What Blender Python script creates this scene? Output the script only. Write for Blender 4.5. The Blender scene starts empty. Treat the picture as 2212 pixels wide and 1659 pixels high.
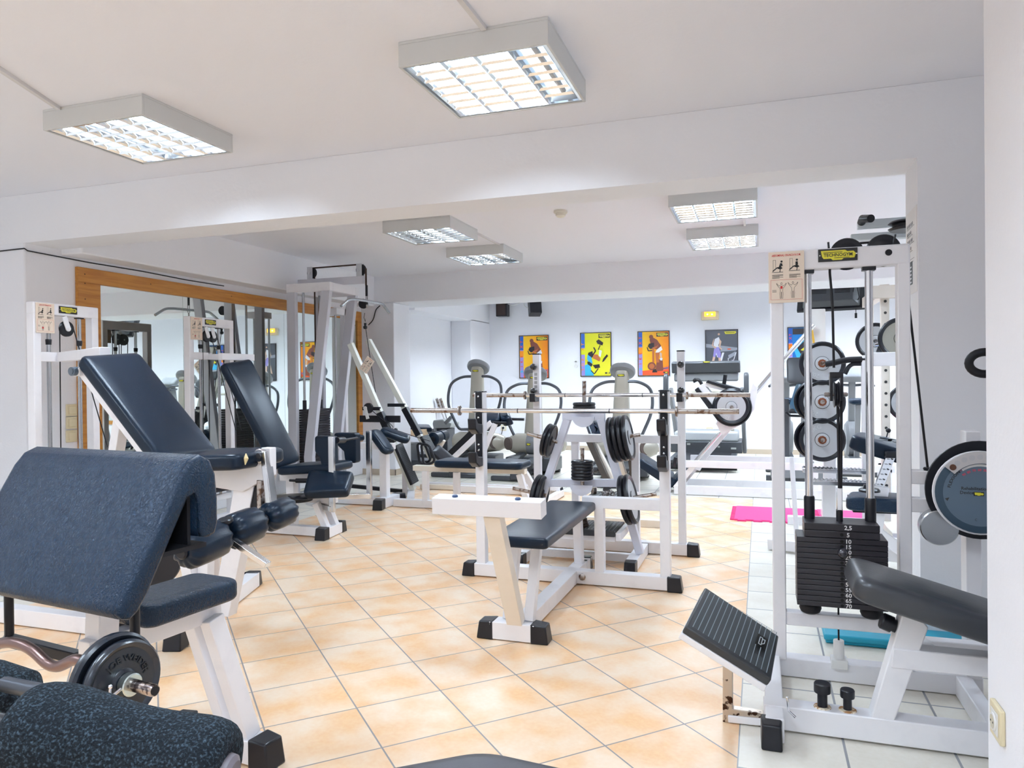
import bpy, bmesh, math, random
from mathutils import Vector as V, Matrix as M
random.seed(7)
S = bpy.context.scene
COL = S.collection
# ---------------------------------------------------------------- camera, world, exposure
P2, P3 = 6.9, 10
CF, YAW, PITCH, ROLL, CH = 1585.6, math.radians(18.71), math.radians(-.392), math.radians(-.634), 1.215
cd = bpy.data.cameras.new('camera'); cam = bpy.data.objects.new('camera', cd); COL.objects.link(cam)
cd.sensor_width = 36; cd.lens = CF / 2212 * 36; cd.clip_start = .05; cd.clip_end = 60
cam.matrix_world = M.Translation((0, 0, CH)) @ M.Rotation(YAW, 4, 'Z') @ M.Rotation(math.pi/2 + PITCH, 4, 'X') @ M.Rotation(ROLL, 4, 'Z')
S.camera = cam
S.view_settings.view_transform = 'Standard'; S.view_settings.look = 'None'
S.view_settings.gamma = 1; S.view_settings.use_curve_mapping = False
S.view_settings.exposure = 0.5
w = bpy.data.worlds.new('world'); S.world = w; w.use_nodes = True
bg = w.node_tree.nodes['Background']; bg.inputs[0].default_value = (.95, .965, 1, 1); bg.inputs[1].default_value = 0.85
S.cycles.max_bounces = 10; S.cycles.diffuse_bounces = 6; S.cycles.glossy_bounces = 6
S.cycles.sample_clamp_indirect = 6; S.cycles.caustics_reflective = False; S.cycles.caustics_refractive = False
def area(name, loc, sx, sy, power, col, rot=(0, 0, 0), parent=None):
    l = bpy.data.lights.new(name, 'AREA'); l.shape = 'RECTANGLE'; l.size = sx; l.size_y = sy; l.energy = power; l.color = col
    o = bpy.data.objects.new(name, l); COL.objects.link(o); o.location = loc; o.rotation_euler = rot
    if parent:
        o.parent = parent; o.location = V(loc)-V(parent.location)
    return o
# ---------------------------------------------------------------- sight lines of the survey: a bearing met with a known plane gives a place
def ray(u, v):
    u -= 1106; v -= 829.5
    c, s = math.cos(-ROLL), math.sin(-ROLL); u, v = c*u - s*v, s*u + c*v
    X, Y, Z = u/CF, 1., -v/CF
    c, s = math.cos(PITCH), math.sin(PITCH); Y, Z = c*Y - s*Z, s*Y + c*Z
    c, s = math.cos(YAW), math.sin(YAW)
    return V((c*X - s*Y, s*X + c*Y, Z))
CC = V((0, 0, CH))
def aZ(u, v, z=0.): d = ray(u, v); return CC + d*((z-CH)/d.z)
def aY(u, v, y): d = ray(u, v); return CC + d*(y/d.y)
def aX(u, v, x): d = ray(u, v); return CC + d*(x/d.x)
def aD(u, v, P, n): d = ray(u, v); P = V(P); n = V(n); return CC + d*((P-CC).dot(n)/d.dot(n))
# ---------------------------------------------------------------- materials
MT = {}
def mat(name, col=(.8, .8, .8), rough=.5, metal=0., bump=None, var=None, spec=.5, emit=None, coat=0., bumpd=.002):
    """bump=(scale,strength[,stretch]) noise bump; var=(scale,colour2,lo,hi[,stretch]) noise colour"""
    if name in MT: return MT[name]
    m = bpy.data.materials.new(name); m.use_nodes = True; n = m.node_tree.nodes; L = m.node_tree.links
    b = n['Principled BSDF']; b.inputs['Base Color'].default_value = (*col, 1); b.inputs['Roughness'].default_value = rough
    b.inputs['Metallic'].default_value = metal; b.inputs['Specular IOR Level'].default_value = spec; b.inputs['Coat Weight'].default_value = coat
    if emit:
        b.inputs['Emission Color'].default_value = (*emit[0], 1); b.inputs['Emission Strength'].default_value = emit[1]
    tc = n.new('ShaderNodeTexCoord')
    def noise(scale, detail=4, stretch=None):
        t = n.new('ShaderNodeTexNoise'); t.inputs['Scale'].default_value = scale; t.inputs['Detail'].default_value = detail
        if stretch:
            mp = n.new('ShaderNodeMapping'); mp.inputs['Scale'].default_value = stretch
            L.new(tc.outputs['Object'], mp.inputs[0]); L.new(mp.outputs[0], t.inputs[0])
        else: L.new(tc.outputs['Object'], t.inputs[0])
        return t
    if bump:
        t = noise(bump[0], 5, bump[2] if len(bump) > 2 else None)
        bp = n.new('ShaderNodeBump'); bp.inputs['Strength'].default_value = bump[1]; bp.inputs['Distance'].default_value = bumpd
        L.new(t.outputs[0], bp.inputs['Height']); L.new(bp.outputs[0], b.inputs['Normal'])
    if var:
        t = noise(var[0], 6, var[4] if len(var) > 4 else None)
        r = n.new('ShaderNodeMapRange'); r.inputs[1].default_value = var[2]; r.inputs[2].default_value = var[3]
        mx = n.new('ShaderNodeMix'); mx.data_type = 'RGBA'; mx.inputs[6].default_value = (*col, 1); mx.inputs[7].default_value = (*var[1], 1)
        L.new(t.outputs[0], r.inputs[0]); L.new(r.outputs[0], mx.inputs[0]); L.new(mx.outputs[2], b.inputs['Base Color'])
    MT[name] = m; return m
def tilemat(name, cols, grout, off, ang, scale=.33, mort=.0035, rough=.3):
    m = bpy.data.materials.new(name); m.use_nodes = True; n = m.node_tree.nodes; L = m.node_tree.links
    b = n['Principled BSDF']; b.inputs['Roughness'].default_value = rough; b.inputs['Specular IOR Level'].default_value = .32
    tc = n.new('ShaderNodeTexCoord'); mp = n.new('ShaderNodeMapping'); mp.vector_type = 'TEXTURE'
    mp.inputs['Location'].default_value = off; mp.inputs['Rotation'].default_value = (0, 0, ang)
    L.new(tc.outputs['Object'], mp.inputs[0])
    br = n.new('ShaderNodeTexBrick'); br.offset = 0; br.squash = 1
    br.inputs['Scale'].default_value = 1; br.inputs['Brick Width'].default_value = scale; br.inputs['Row Height'].default_value = scale
    br.inputs['Mortar Size'].default_value = mort; br.inputs['Mortar Smooth'].default_value = .2
    br.inputs['Color1'].default_value = (0, 0, 0, 1); br.inputs['Color2'].default_value = (1, 1, 1, 1); br.inputs['Mortar'].default_value = (.5, .5, .5, 1)
    L.new(mp.outputs[0], br.inputs[0])
    # per-tile random value shifts the mottle, so that every tile has clouds of its own
    dv = n.new('ShaderNodeVectorMath'); dv.operation = 'SCALE'; dv.inputs[3].default_value = 1/scale; L.new(mp.outputs[0], dv.inputs[0])
    fl = n.new('ShaderNodeVectorMath'); fl.operation = 'FLOOR'; L.new(dv.outputs[0], fl.inputs[0])
    wn = n.new('ShaderNodeTexWhiteNoise'); wn.noise_dimensions = '3D'; L.new(fl.outputs[0], wn.inputs[0])
    sc = n.new('ShaderNodeVectorMath'); sc.operation = 'SCALE'; sc.inputs[3].default_value = 9; L.new(wn.outputs[1], sc.inputs[0])
    ad = n.new('ShaderNodeVectorMath'); ad.operation = 'ADD'; L.new(mp.outputs[0], ad.inputs[0]); L.new(sc.outputs[0], ad.inputs[1])
    nz = n.new('ShaderNodeTexNoise'); nz.inputs['Scale'].default_value = 5.5; nz.inputs['Detail'].default_value = 3; nz.inputs['Roughness'].default_value = .45; L.new(ad.outputs[0], nz.inputs[0])
    n2 = n.new('ShaderNodeTexNoise'); n2.inputs['Scale'].default_value = 60; n2.inputs['Detail'].default_value = 4; L.new(mp.outputs[0], n2.inputs[0])
    r = n.new('ShaderNodeValToRGB'); e = r.color_ramp.elements
    e[0].position = .36; e[0].color = (*cols[0], 1); e[1].position = .66; e[1].color = (*cols[1], 1)
    L.new(nz.outputs[0], r.inputs[0])
    m2 = n.new('ShaderNodeMix'); m2.data_type = 'RGBA'; m2.blend_type = 'OVERLAY'; m2.inputs[0].default_value = .18
    L.new(r.outputs[0], m2.inputs[6]); L.new(n2.outputs[0], m2.inputs[7])
    m3 = n.new('ShaderNodeMix'); m3.data_type = 'RGBA'; m3.inputs[7].default_value = (*grout, 1)
    L.new(br.outputs['Fac'], m3.inputs[0]); L.new(m2.outputs[2], m3.inputs[6]); L.new(m3.outputs[2], b.inputs['Base Color'])
    bp = n.new('ShaderNodeBump'); bp.invert = True; bp.inputs['Strength'].default_value = .5; bp.inputs['Distance'].default_value = .002
    L.new(br.outputs['Fac'], bp.inputs['Height']); L.new(bp.outputs[0], b.inputs['Normal'])
    MT[name] = m; return m
WALL = mat('plaster', (.85, .86, .91), .9, bump=(70, .5), spec=.2, bumpd=.003)
CEIL = mat('ceiling_plaster', (.85, .86, .92), .9, bump=(40, .3), spec=.2, bumpd=.003)
WH = mat('white_enamel', (.84, .84, .88), .32, var=(9, (.77, .77, .82), .55, .75))
CR = mat('cream_enamel', (.80, .74, .66), .35, var=(9, (.75, .69, .60), .55, .75))
GY = mat('grey_enamel', (.50, .53, .58), .35)
LE = mat('black_leather', (.005, .014, .030), .30, bump=(230, .2), spec=.25)
LW = mat('worn_leather', (.006, .022, .050), .27, bump=(95, 1.0), spec=.27, bumpd=.004)
LW.node_tree.nodes['Noise Texture'].inputs['Distortion'].default_value = 1.6
BK = mat('black_rubber', (.010, .010, .013), .5, spec=.3)
BP = mat('black_plastic', (.010, .011, .016), .32, spec=.35)
CHR = mat('chrome', (.72, .73, .76), .14, 1)
STL = mat('worn_steel', (.42, .38, .36), .33, 1, var=(40, (.16, .10, .07), .5, .62))
DST = mat('dark_steel', (.10, .10, .11), .35, .8)
WOOD = mat('orange_pine', (.56, .25, .045), .42, var=(6, (.44, .17, .03), .4, .65, (8, .6, 8)))
PLG = mat('plate_grey', (.48, .50, .53), .4, .2)
RUST = mat('rust', (.20, .055, .02), .8)
BEI = mat('beige_plastic', (.72, .63, .42), .35)
WPL = mat('white_plastic', (.75, .75, .74), .35)
# ---------------------------------------------------------------- mesh building, always in room coordinates
def frame(a, b, up=(0, 0, 1)):
    z = (V(b)-V(a)).normalized(); up = V(up)
    if abs(z.dot(up)) > .999: up = V((0, 1, 0)) if abs(z.y) < .9 else V((1, 0, 0))
    x = up.cross(z).normalized(); y = z.cross(x)
    return M((x, y, z)).transposed().to_4x4()       # columns: side, up, along
class B:
    def __init__(s): s.bm = bmesh.new(); s.idx = 0
    def _fin(s, n0, mi=0):
        s.bm.faces.ensure_lookup_table()
        for f in s.bm.faces[n0:]: f.material_index = s.idx
    def hexa(s, pts):
        n0 = len(s.bm.faces); v = [s.bm.verts.new(p) for p in pts]
        for q in ((3, 2, 1, 0), (4, 5, 6, 7), (0, 1, 5, 4), (1, 2, 6, 5), (2, 3, 7, 6), (3, 0, 4, 7)): s.bm.faces.new([v[i] for i in q])
        s._fin(n0); return s
    def box(s, x0, x1, y0, y1, z0, z1, T=None):
        p = [V(q) for q in ((x0, y0, z0), (x1, y0, z0), (x1, y1, z0), (x0, y1, z0), (x0, y0, z1), (x1, y0, z1), (x1, y1, z1), (x0, y1, z1))]
        if T: p = [T @ q for q in p]
        return s.hexa(p)
    def bar(s, a, b, w, h=None, up=(0, 0, 1)):
        a, b = V(a), V(b); h = h or w; R = frame(a, b, up); T = M.Translation(a) @ R
        return s.box(-w/2, w/2, -h/2, h/2, 0, (b-a).length, T)
    def ring(s, T, r, seg, ry=None):
        return [s.bm.verts.new(T @ V((r*math.cos(t), (ry or r)*math.sin(t), 0))) for t in [2*math.pi*i/seg for i in range(seg)]]
    def loft(s, rings, cap=True, closed=False):
        n0 = len(s.bm.faces); n = len(rings[0])
        pairs = list(zip(rings, rings[1:])) + ([(rings[-1], rings[0])] if closed else [])
        for A, Bq in pairs:
            for i in range(n): s.bm.faces.new((A[i], A[(i+1) % n], Bq[(i+1) % n], Bq[i]))
        if cap and not closed:
            s.bm.faces.new(rings[0][::-1]); s.bm.faces.new(rings[-1])
        s._fin(n0); return s
    def cyl(s, a, b, r, r2=None, seg=20):
        a, b = V(a), V(b); R = frame(a, b)
        return s.loft([s.ring(M.Translation(a) @ R, r, seg), s.ring(M.Translation(b) @ R, r if r2 is None else r2, seg)])
    def lathe(s, o, ax, prof, seg=32):
        """prof: list of (distance along ax, radius)"""
        o, ax = V(o), V(ax).normalized(); R = frame(o, o+ax)
        return s.loft([s.ring(M.Translation(o+ax*d) @ R, max(r, .0004), seg) for d, r in prof])
    def tube(s, pts, r, seg=10, closed=False, fil=0, ry=None, up=(0, 0, 1)):
        pts = [V(p) for p in pts]
        if fil: pts = fillet(pts, fil, closed)
        n = len(pts); rg = []; px = None
        for i, p in enumerate(pts):
            q0 = pts[i-1] if (i or closed) else p; q1 = pts[(i+1) % n] if (i < n-1 or closed) else p
            z = (q1-q0).normalized()
            if px is None:
                u = V(up)
                if abs(z.dot(u)) > .95: u = V((1, 0, 0))
                px = u.cross(z).normalized()
            else: px = (px - z*px.dot(z)).normalized()
            T = M.Translation(p) @ M((px, z.cross(px), z)).transposed().to_4x4()
            rg.append(s.ring(T, r[i] if isinstance(r, (list, tuple)) else r, seg, ry))
        return s.loft(rg, True, closed)
    def sph(s, c, r, seg=16, sc=(1, 1, 1), T=None):
        n0 = len(s.bm.faces); T = T or M.Identity(4)
        bmesh.ops.create_uvsphere(s.bm, u_segments=seg, v_segments=seg//2+2, radius=r, matrix=M.Translation(V(c)) @ T @ M.Diagonal((*sc, 1)))
        s._fin(n0); return s
    def prism(s, pts, n):
        """polygon (3D points in order) extruded by vector n"""
        n0 = len(s.bm.faces); n = V(n); A = [s.bm.verts.new(V(p)) for p in pts]; C = [s.bm.verts.new(V(p)+n) for p in pts]
        k = len(pts); s.bm.faces.new(A[::-1]); s.bm.faces.new(C)
        for i in range(k): s.bm.faces.new((A[i], A[(i+1) % k], C[(i+1) % k], C[i]))
        s._fin(n0); return s
    def quad(s, *pts):
        n0 = len(s.bm.faces); s.bm.faces.new([s.bm.verts.new(V(p)) for p in pts]); s._fin(n0); return s
    def pad(s, T, L, W, H, r=.02, n=1, bulge=.006, round_end=0., puff=0):
        """cushion: T maps local x(length) y(width) z(up, 0..H); rounded edges and a slightly crowned top"""
        nx, ny = 14, 8; hx, hy = L/2, W/2
        def outline(ins, z):
            pts = []; cr = max(.012, round_end) ; a, b = hx-ins, hy-ins; cr = min(cr, b*.98)
            for cx, cy, a0 in ((a-cr, b-cr, 0), (-a+cr, b-cr, 90), (-a+cr, -b+cr, 180), (a-cr, -b+cr, 270)):
                for k in range(7):
                    t = math.radians(a0+90*k/6); pts.append((cx+cr*math.cos(t), cy+cr*math.sin(t), z))
            return pts
        rg = []
        for k in range(5):
            t = math.pi/2*k/4; rg.append(outline(r*(1-math.sin(t)) if k < 4 else 0, r*(1-math.cos(t))))
        rg.append(outline(-puff, H/2))
        for k in range(5):
            t = math.pi/2*k/4; rg.append(outline(r*(1-math.cos(t)), H-r+r*math.sin(t)))
        rg.append(outline(min(hx, hy)*.35, H+bulge*.7)); rg.append(outline(min(hx, hy)*.7, H+bulge))
        return s.loft([[s.bm.verts.new(T @ V(p)) for p in q] for q in rg])
def fillet(pts, r, closed=False, n=6):
    out = []; k = len(pts)
    for i, p in enumerate(pts):
        if not closed and i in (0, k-1): out.append(p); continue
        a = pts[i-1]-p; b = pts[(i+1) % k]-p; la, lb = a.length, b.length
        d = min(r, la*.48, lb*.48); A = p+a/la*d; C = p+b/lb*d
        for j in range(n+1):
            t = j/n; out.append(A*(1-t)**2 + p*2*t*(1-t) + C*t*t)
    return out
def TF(o, x, z):
    """transform with origin o, local x along x, z up-ish along z"""
    x = V(x).normalized(); z = V(z); z = (z-x*z.dot(x)).normalized(); y = z.cross(x)
    return M.Translation(V(o)) @ M((x, y, z)).transposed().to_4x4()
def obj(name, b, m, parent=None, bevel=0, smooth=True, label=None, seg=2, sub=0, ang=35, boff=None):
    """ONE mesh object out of a builder; m is a material or a list of them"""
    bm = b.bm
    bmesh.ops.recalc_face_normals(bm, faces=bm.faces[:])
    me = bpy.data.meshes.new(name)
    if parent is not None:
        bpy.context.view_layer.update() if False else None
        bmesh.ops.transform(bm, matrix=wm(parent).inverted(), verts=bm.verts[:])
    bm.to_mesh(me); bm.free()
    for q in (m if isinstance(m, (list, tuple)) else [m]): me.materials.append(q)
    if smooth:
        me.polygons.foreach_set('use_smooth', [True]*len(me.polygons)); me.set_sharp_from_angle(angle=math.radians(ang))
    o = bpy.data.objects.new(name, me); COL.objects.link(o)
    if parent is not None: o.parent = parent
    if bevel:
        mo = o.modifiers.new('bevel', 'BEVEL'); mo.width = bevel; mo.segments = seg; mo.limit_method = 'ANGLE'; mo.angle_limit = math.radians(40); mo.harden_normals = False
    if sub:
        mo = o.modifiers.new('sub', 'SUBSURF'); mo.levels = mo.render_levels = sub
    if label: o['label'] = label
    return o
def wm(o):
    m = o.matrix_basis.copy()
    while o.parent is not None: o = o.parent; m = o.matrix_basis @ m
    return m
def thing(name, label, cat, loc=(0, 0, 0), rz=0, group=None):
    o = bpy.data.objects.new(name, None); COL.objects.link(o); o.empty_display_size = .1
    o.location = loc; o.rotation_euler = (0, 0, rz); o['label'] = label; o['category'] = cat
    if group: o['group'] = group
    return o
def tag(o, label, cat, group=None):
    o['label'] = label; o['category'] = cat
    if group: o['group'] = group
    return o
def one(name, b, m, label, cat, group=None, **k):
    """a thing that is one mesh: put its origin at its base"""
    vs = [v.co for v in b.bm.verts]; c = V((sum(v.x for v in vs)/len(vs), sum(v.y for v in vs)/len(vs), min(v.z for v in vs)))
    bmesh.ops.translate(b.bm, vec=-c, verts=b.bm.verts[:]); o = obj(name, b, m, **k); o.location = c; return tag(o, label, cat, group)
def struct(name, b, m, **k): o = obj(name, b, m, **k); o['kind'] = 'structure'; return o
def dup(root, delta, label, group=None, rz=0):
    r = root.copy(); COL.objects.link(r); r.location = V(root.location)+V(delta); r.rotation_euler.z += rz; r['label'] = label
    if group: r['group'] = group
    for ch in list(root.children):
        c = ch.copy(); COL.objects.link(c); c.parent = r
        for g in ch.children:
            d = g.copy(); COL.objects.link(d); d.parent = c
    return r
def text(name, s, T, size, m, parent, depth=.001, align='CENTER', sx=1., arc=None, bold=0.):
    """raised lettering as a mesh; arc=radius bends the line around the origin of T"""
    c = bpy.data.curves.new('t', 'FONT'); c.body = s; c.size = size; c.align_x = align; c.align_y = 'CENTER'; c.extrude = depth; c.offset = bold; c.resolution_u = 3
    o = bpy.data.objects.new('t', c); COL.objects.link(o); bpy.context.view_layer.update()
    me = bpy.data.meshes.new_from_object(o.evaluated_get(bpy.context.evaluated_depsgraph_get())); bpy.data.objects.remove(o); bpy.data.curves.remove(c)
    for v in me.vertices:
        x, y, z = v.co; x *= sx
        if arc:
            t = x/arc; x, y = (arc+y)*math.sin(t), (arc+y)*math.cos(t)
        v.co = T @ V((x, y, z))
    me.transform(wm(parent).inverted()); me.materials.clear(); me.materials.append(m)
    q = bpy.data.objects.new(name, me); COL.objects.link(q); q.parent = parent; return q
# ================================================================ signs, badges and lettering
_TX = {}
def glyphs(s, bold):
    k = (s, bold)
    if k not in _TX:
        c = bpy.data.curves.new('t', 'FONT'); c.body = s; c.size = 1; c.align_x = 'CENTER'; c.align_y = 'CENTER'; c.offset = bold; c.resolution_u = 2
        o = bpy.data.objects.new('t', c); COL.objects.link(o); bpy.context.view_layer.update()
        me = bpy.data.meshes.new_from_object(o.evaluated_get(bpy.context.evaluated_depsgraph_get()))
        _TX[k] = ([tuple(v.co) for v in me.vertices], [tuple(p.vertices) for p in me.polygons])
        bpy.data.objects.remove(o); bpy.data.curves.remove(c); bpy.data.meshes.remove(me)
    return _TX[k]
def letters(b, s, T, size, z=0., sx=1., x=0., y=0., arc=None, bold=.0, a0=0.):
    """flat lettering added to a builder; arc=radius bends the line round T's origin (top of the circle = middle of the line)"""
    vs, fs = glyphs(s, bold); n0 = len(b.bm.faces); vv = []
    for q in vs:
        px, py = q[0]*size*sx+x, q[1]*size+y
        if arc:
            t = px/arc+a0; px, py = (arc+py)*math.sin(t), (arc+py)*math.cos(t)
        vv.append(b.bm.verts.new(T @ V((px, py, z))))
    for f in fs:
        if len(set(f)) > 2:
            try: b.bm.faces.new([vv[i] for i in f])
            except ValueError: pass
    b._fin(n0)
class Cv:
    """flat drawing on the plane of T (x right, y up, z out), one mesh per ink"""
    def __init__(s, T): s.T = T; s.k = {}; s.z = .0012
    def b(s, ink): return s.k.setdefault(ink, B())
    def poly(s, ink, pts, z=None): s.b(ink).quad(*[s.T @ V((p[0], p[1], z or s.z)) for p in pts])
    def rect(s, ink, x0, y0, x1, y1, z=None): s.poly(ink, [(x0, y0), (x1, y0), (x1, y1), (x0, y1)], z)
    def line(s, ink, pts, w, z=None):
        for (ax, ay), (bx, by) in zip(pts, pts[1:]):
            l = math.hypot(bx-ax, by-ay) or 1; nx, ny = -(by-ay)/l*w/2, (bx-ax)/l*w/2
            s.poly(ink, [(ax+nx, ay+ny), (bx+nx, by+ny), (bx-nx, by-ny), (ax-nx, ay-ny)], z)
    def disc(s, ink, x, y, r, z=None, ry=None, n=20): s.poly(ink, [(x+r*math.cos(2*math.pi*i/n), y+(ry or r)*math.sin(2*math.pi*i/n)) for i in range(n)], z)
    def text(s, ink, t, x, y, size, sx=1., z=None, bold=.0, rot=0.):
        T = s.T @ M.Translation((x, y, 0)) @ M.Rotation(rot, 4, 'Z'); letters(s.b(ink), t, T, size, z or s.z, sx, bold=bold)
    def flush(s, mats, parent, names=None):
        for k, b in s.k.items():
            obj(INKNAME.get(k, k), b, mats[k], parent, smooth=False)
INK = dict(ink=mat('ink_black', (.02, .02, .02), .5), red_ink=mat('ink_red', (.62, .03, .03), .5), yellow=mat('badge_yellow', (.72, .66, .04), .4),
           white_ink=mat('ink_white', (.8, .8, .8), .5), board=mat('sign_board', (.80, .68, .56), .45), badge=mat('badge_black', (.012, .012, .012), .3))
INKNAME = dict(ink='black_print', red_ink='red_print', yellow='yellow_print', white_ink='white_print', PBL='blue_print', PVI='violet_print', LIM='lime_print', ORN='orange_print', PRD='red_print', PCY='cyan_print', PMB='brown_print', PSK='skin_print', PSL='pale_skin_print', PBK='dark_print', PWH='white_print', PMG='grey_print')
def body_outline(c, x, y, h, ink='ink', back=False, arms=1):
    w = .004*h/.08
    P = [(.06, .80), (.16, .76), (.34, .84), (.44, .93), (.46, .90), (.36, .78), (.20, .66), (.13, .60), (.11, .46), (.15, .30), (.13, .14), (.12, 0), (.04, 0), (.03, .16), (.02, .40)]
    R = [(x+a*h*.62, y+q*h) for a, q in P]; Lh = [(x-a*h*.62, y+q*h) for a, q in P]
    c.line(ink, R, w*.35); c.line(ink, Lh, w*.35)
    c.line(ink, [(x+.045*h*math.cos(t), y+.90*h+.07*h*math.sin(t)) for t in [k*math.pi/6 for k in range(13)]], w*.35)
def seated(c, x, y, s, lean=0.):
    w = .0022*s/.04
    c.rect('ink', x-.42*s, y+.1*s, x-.40*s, y+1.0*s); c.rect('ink', x-.22*s, y+.35*s, x-.20*s, y+1.0*s); c.rect('ink', x-.42*s, y+.98*s, x-.20*s, y+1.0*s)
    c.line('ink', [(x-.45*s, y+.08*s), (x-.1*s, y+.38*s), (x+.1*s, y+.36*s)], w*1.6)
    c.poly('ink', [(x-.12*s, y+.33*s), (x+.22*s, y+.42*s), (x+.32*s, y+.30*s), (x+.12*s, y+.22*s)])
    c.line('ink', [(x+.1*s, y+.38*s), (x+(.22-lean)*s, y+.72*s)], w*3.2); c.line('ink', [(x+(.22-lean)*s, y+.72*s), (x+(.3-lean)*s, y+.5*s)], w*1.4)
    c.disc('ink', x+(.24-lean)*s, y+.86*s, .085*s); c.line('ink', [(x-.5*s, y), (x+.35*s, y)], w*.7); c.line('ink', [(x+.1*s, y), (x+.14*s, y+.24*s)], w)
def machine_sign(T, w, h, title, parent, muscle='torso', z0=0.):
    """instruction board: T origin at its lower left corner, x right, y up, z towards the reader"""
    b = B(); b.box(0, w, 0, h, -.004, .0, T); o = obj('instruction_sign', b, INK['board'], parent, bevel=.001)
    c = Cv(T); c.z = .0008
    c.text('red_ink', title, w/2, h*.925, h*.058, sx=min(1., w*.86/(len(title)*h*.058*.62)), bold=.018)
    seated(c, w*.28, h*.60, h*.24); seated(c, w*.75, h*.62, h*.24, .12)
    for xx in (.08, .56):
        for k in range(5): c.rect('ink', w*(xx+.02), h*(.545-.016*k), w*(xx+.33-(.1 if k in (2, 4) else 0)), h*(.552-.016*k))
    for a in ((.06, .06, .94, .064), (.06, .446, .94, .45), (.06, .06, .067, .45), (.933, .06, .94, .45)): c.rect('red_ink', w*a[0], h*a[1], w*a[2], h*a[3])
    body_outline(c, w*.36, h*.085, h*.32); body_outline(c, w*.68, h*.095, h*.32)
    for k in range(4): c.rect('ink', w*.10, h*(.25-.014*k), w*.22, h*(.254-.014*k))
    if muscle == 'torso': c.disc('red_ink', w*.36, h*.30, w*.035, z=.0012, ry=h*.03)
    else: c.disc('red_ink', w*.335, h*.17, w*.02, z=.0012, ry=h*.035); c.disc('red_ink', w*.385, h*.17, w*.02, z=.0012, ry=h*.035)
    c.flush(INK, o); return o
def badge(T, w, h, parent, name='maker_badge', txt=True):
    """black plate with the yellow name bar; T origin at the plate's centre"""
    b = B(); b.box(-w/2, w/2, -h/2, h/2, -.003, 0, T); o = obj(name, b, INK['badge'], parent, bevel=.0008 if w > .06 else 0)
    c = Cv(T); c.z = .0006; a, d = w/2, h/2
    c.poly('yellow', [(-.86*a, .72*d), (.38*a, .72*d), (.48*a, .5*d), (.80*a, .5*d), (.92*a, .1*d), (.84*a, -.55*d), (.30*a, -.55*d), (.20*a, -.80*d), (-.25*a, -.80*d), (-.35*a, -.55*d), (-.72*a, -.55*d), (-.80*a, -.2*d)])
    if txt:
        c.text('ink', 'TECHNOGYM', .02*a, -.02*d, h*.36, sx=min(1.5, w*.74/(9*h*.36*.70)), z=.0012, bold=.02)
        c.rect('ink', -.74*a, .38*d, .24*a, .46*d, z=.0012); c.rect('ink', -.18*a, -.50*d, .60*a, -.42*d, z=.0012)
        if w > .1: c.disc('white_ink', -.91*a, 0, h*.05); c.disc('white_ink', .95*a, .05*d, h*.05)
    c.flush(INK, o); return o
FACE = lambda p: TF(p, (1, 0, 0), (0, -1, 0))     # plane facing the camera zone (-Y): x right, y up
# ================================================================ the room
ZC, ZB = 2.55, 2.21          # ceiling and underside of the beams
XM, XR = -4.9, 4.2           # mirror wall and the right wall
YN, YN2, YF, YF2, YW = 3.8, 4.09, 8.4, 9.15, 12.1
ORG = tilemat('orange_tile', ((.88, .71, .54), (.84, .53, .28)), (.30, .28, .28), (-.963, 2.850, 0), -math.pi/4, mort=.0032, rough=.34)
BGE = tilemat('beige_tile', ((.82, .79, .71), (.76, .72, .63)), (.30, .31, .33), (-.08, 3.035, 0), 0, mort=.0045, rough=.3)
b = B()
xs = [-6.5, -3.83, -.08, XR+.3]; ys = [-4, 7.62, YW+.3]
b.idx = 1
b.quad((xs[0], ys[0], 0), (xs[1], ys[0], 0), (xs[1], ys[2], 0), (xs[0], ys[2], 0))
b.quad((xs[1], ys[1], 0), (xs[2], ys[1], 0), (xs[2], ys[2], 0), (xs[1], ys[2], 0))
b.quad((xs[2], ys[0], 0), (xs[3], ys[0], 0), (xs[3], ys[2], 0), (xs[2], ys[2], 0))
b.idx = 0
b.quad((xs[1], ys[0], 0), (xs[2], ys[0], 0), (xs[2], ys[1], 0), (xs[1], ys[1], 0))
struct('floor', b, [ORG, BGE], smooth=False)
b = B(); b.box(-6.5, XR+.3, -4, YW+.3, ZC, ZC+.12); struct('ceiling', b, CEIL)
# beams (downstands)
BM = mat('beam_plaster', (.85, .86, .90), .9, bump=(30, .45), spec=.2, bumpd=.004)
b = B(); b.box(-6.5, .69, YN-.003, YN2, ZB, ZC-.001); b.box(.69, XR+.3, YN-.003, YN2, 0, ZC-.001); struct('trim_1', b, BM)
b = B(); b.box(XM-.4, XR, YF, YF2, ZB, ZC+.05); struct('trim_2', b, BM, bevel=.012, seg=3)
b = B(); b.box(XM-.4, XM+.2, YN2, YF, ZB-.04, ZC+.05); struct('trim_3', b, BM, bevel=.012, seg=3)
b = B(); b.box(-4.85, -4.5, YF2, YW, ZB-.03, ZC+.05); struct('trim_4', b, BM, bevel=.012, seg=3)
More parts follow.
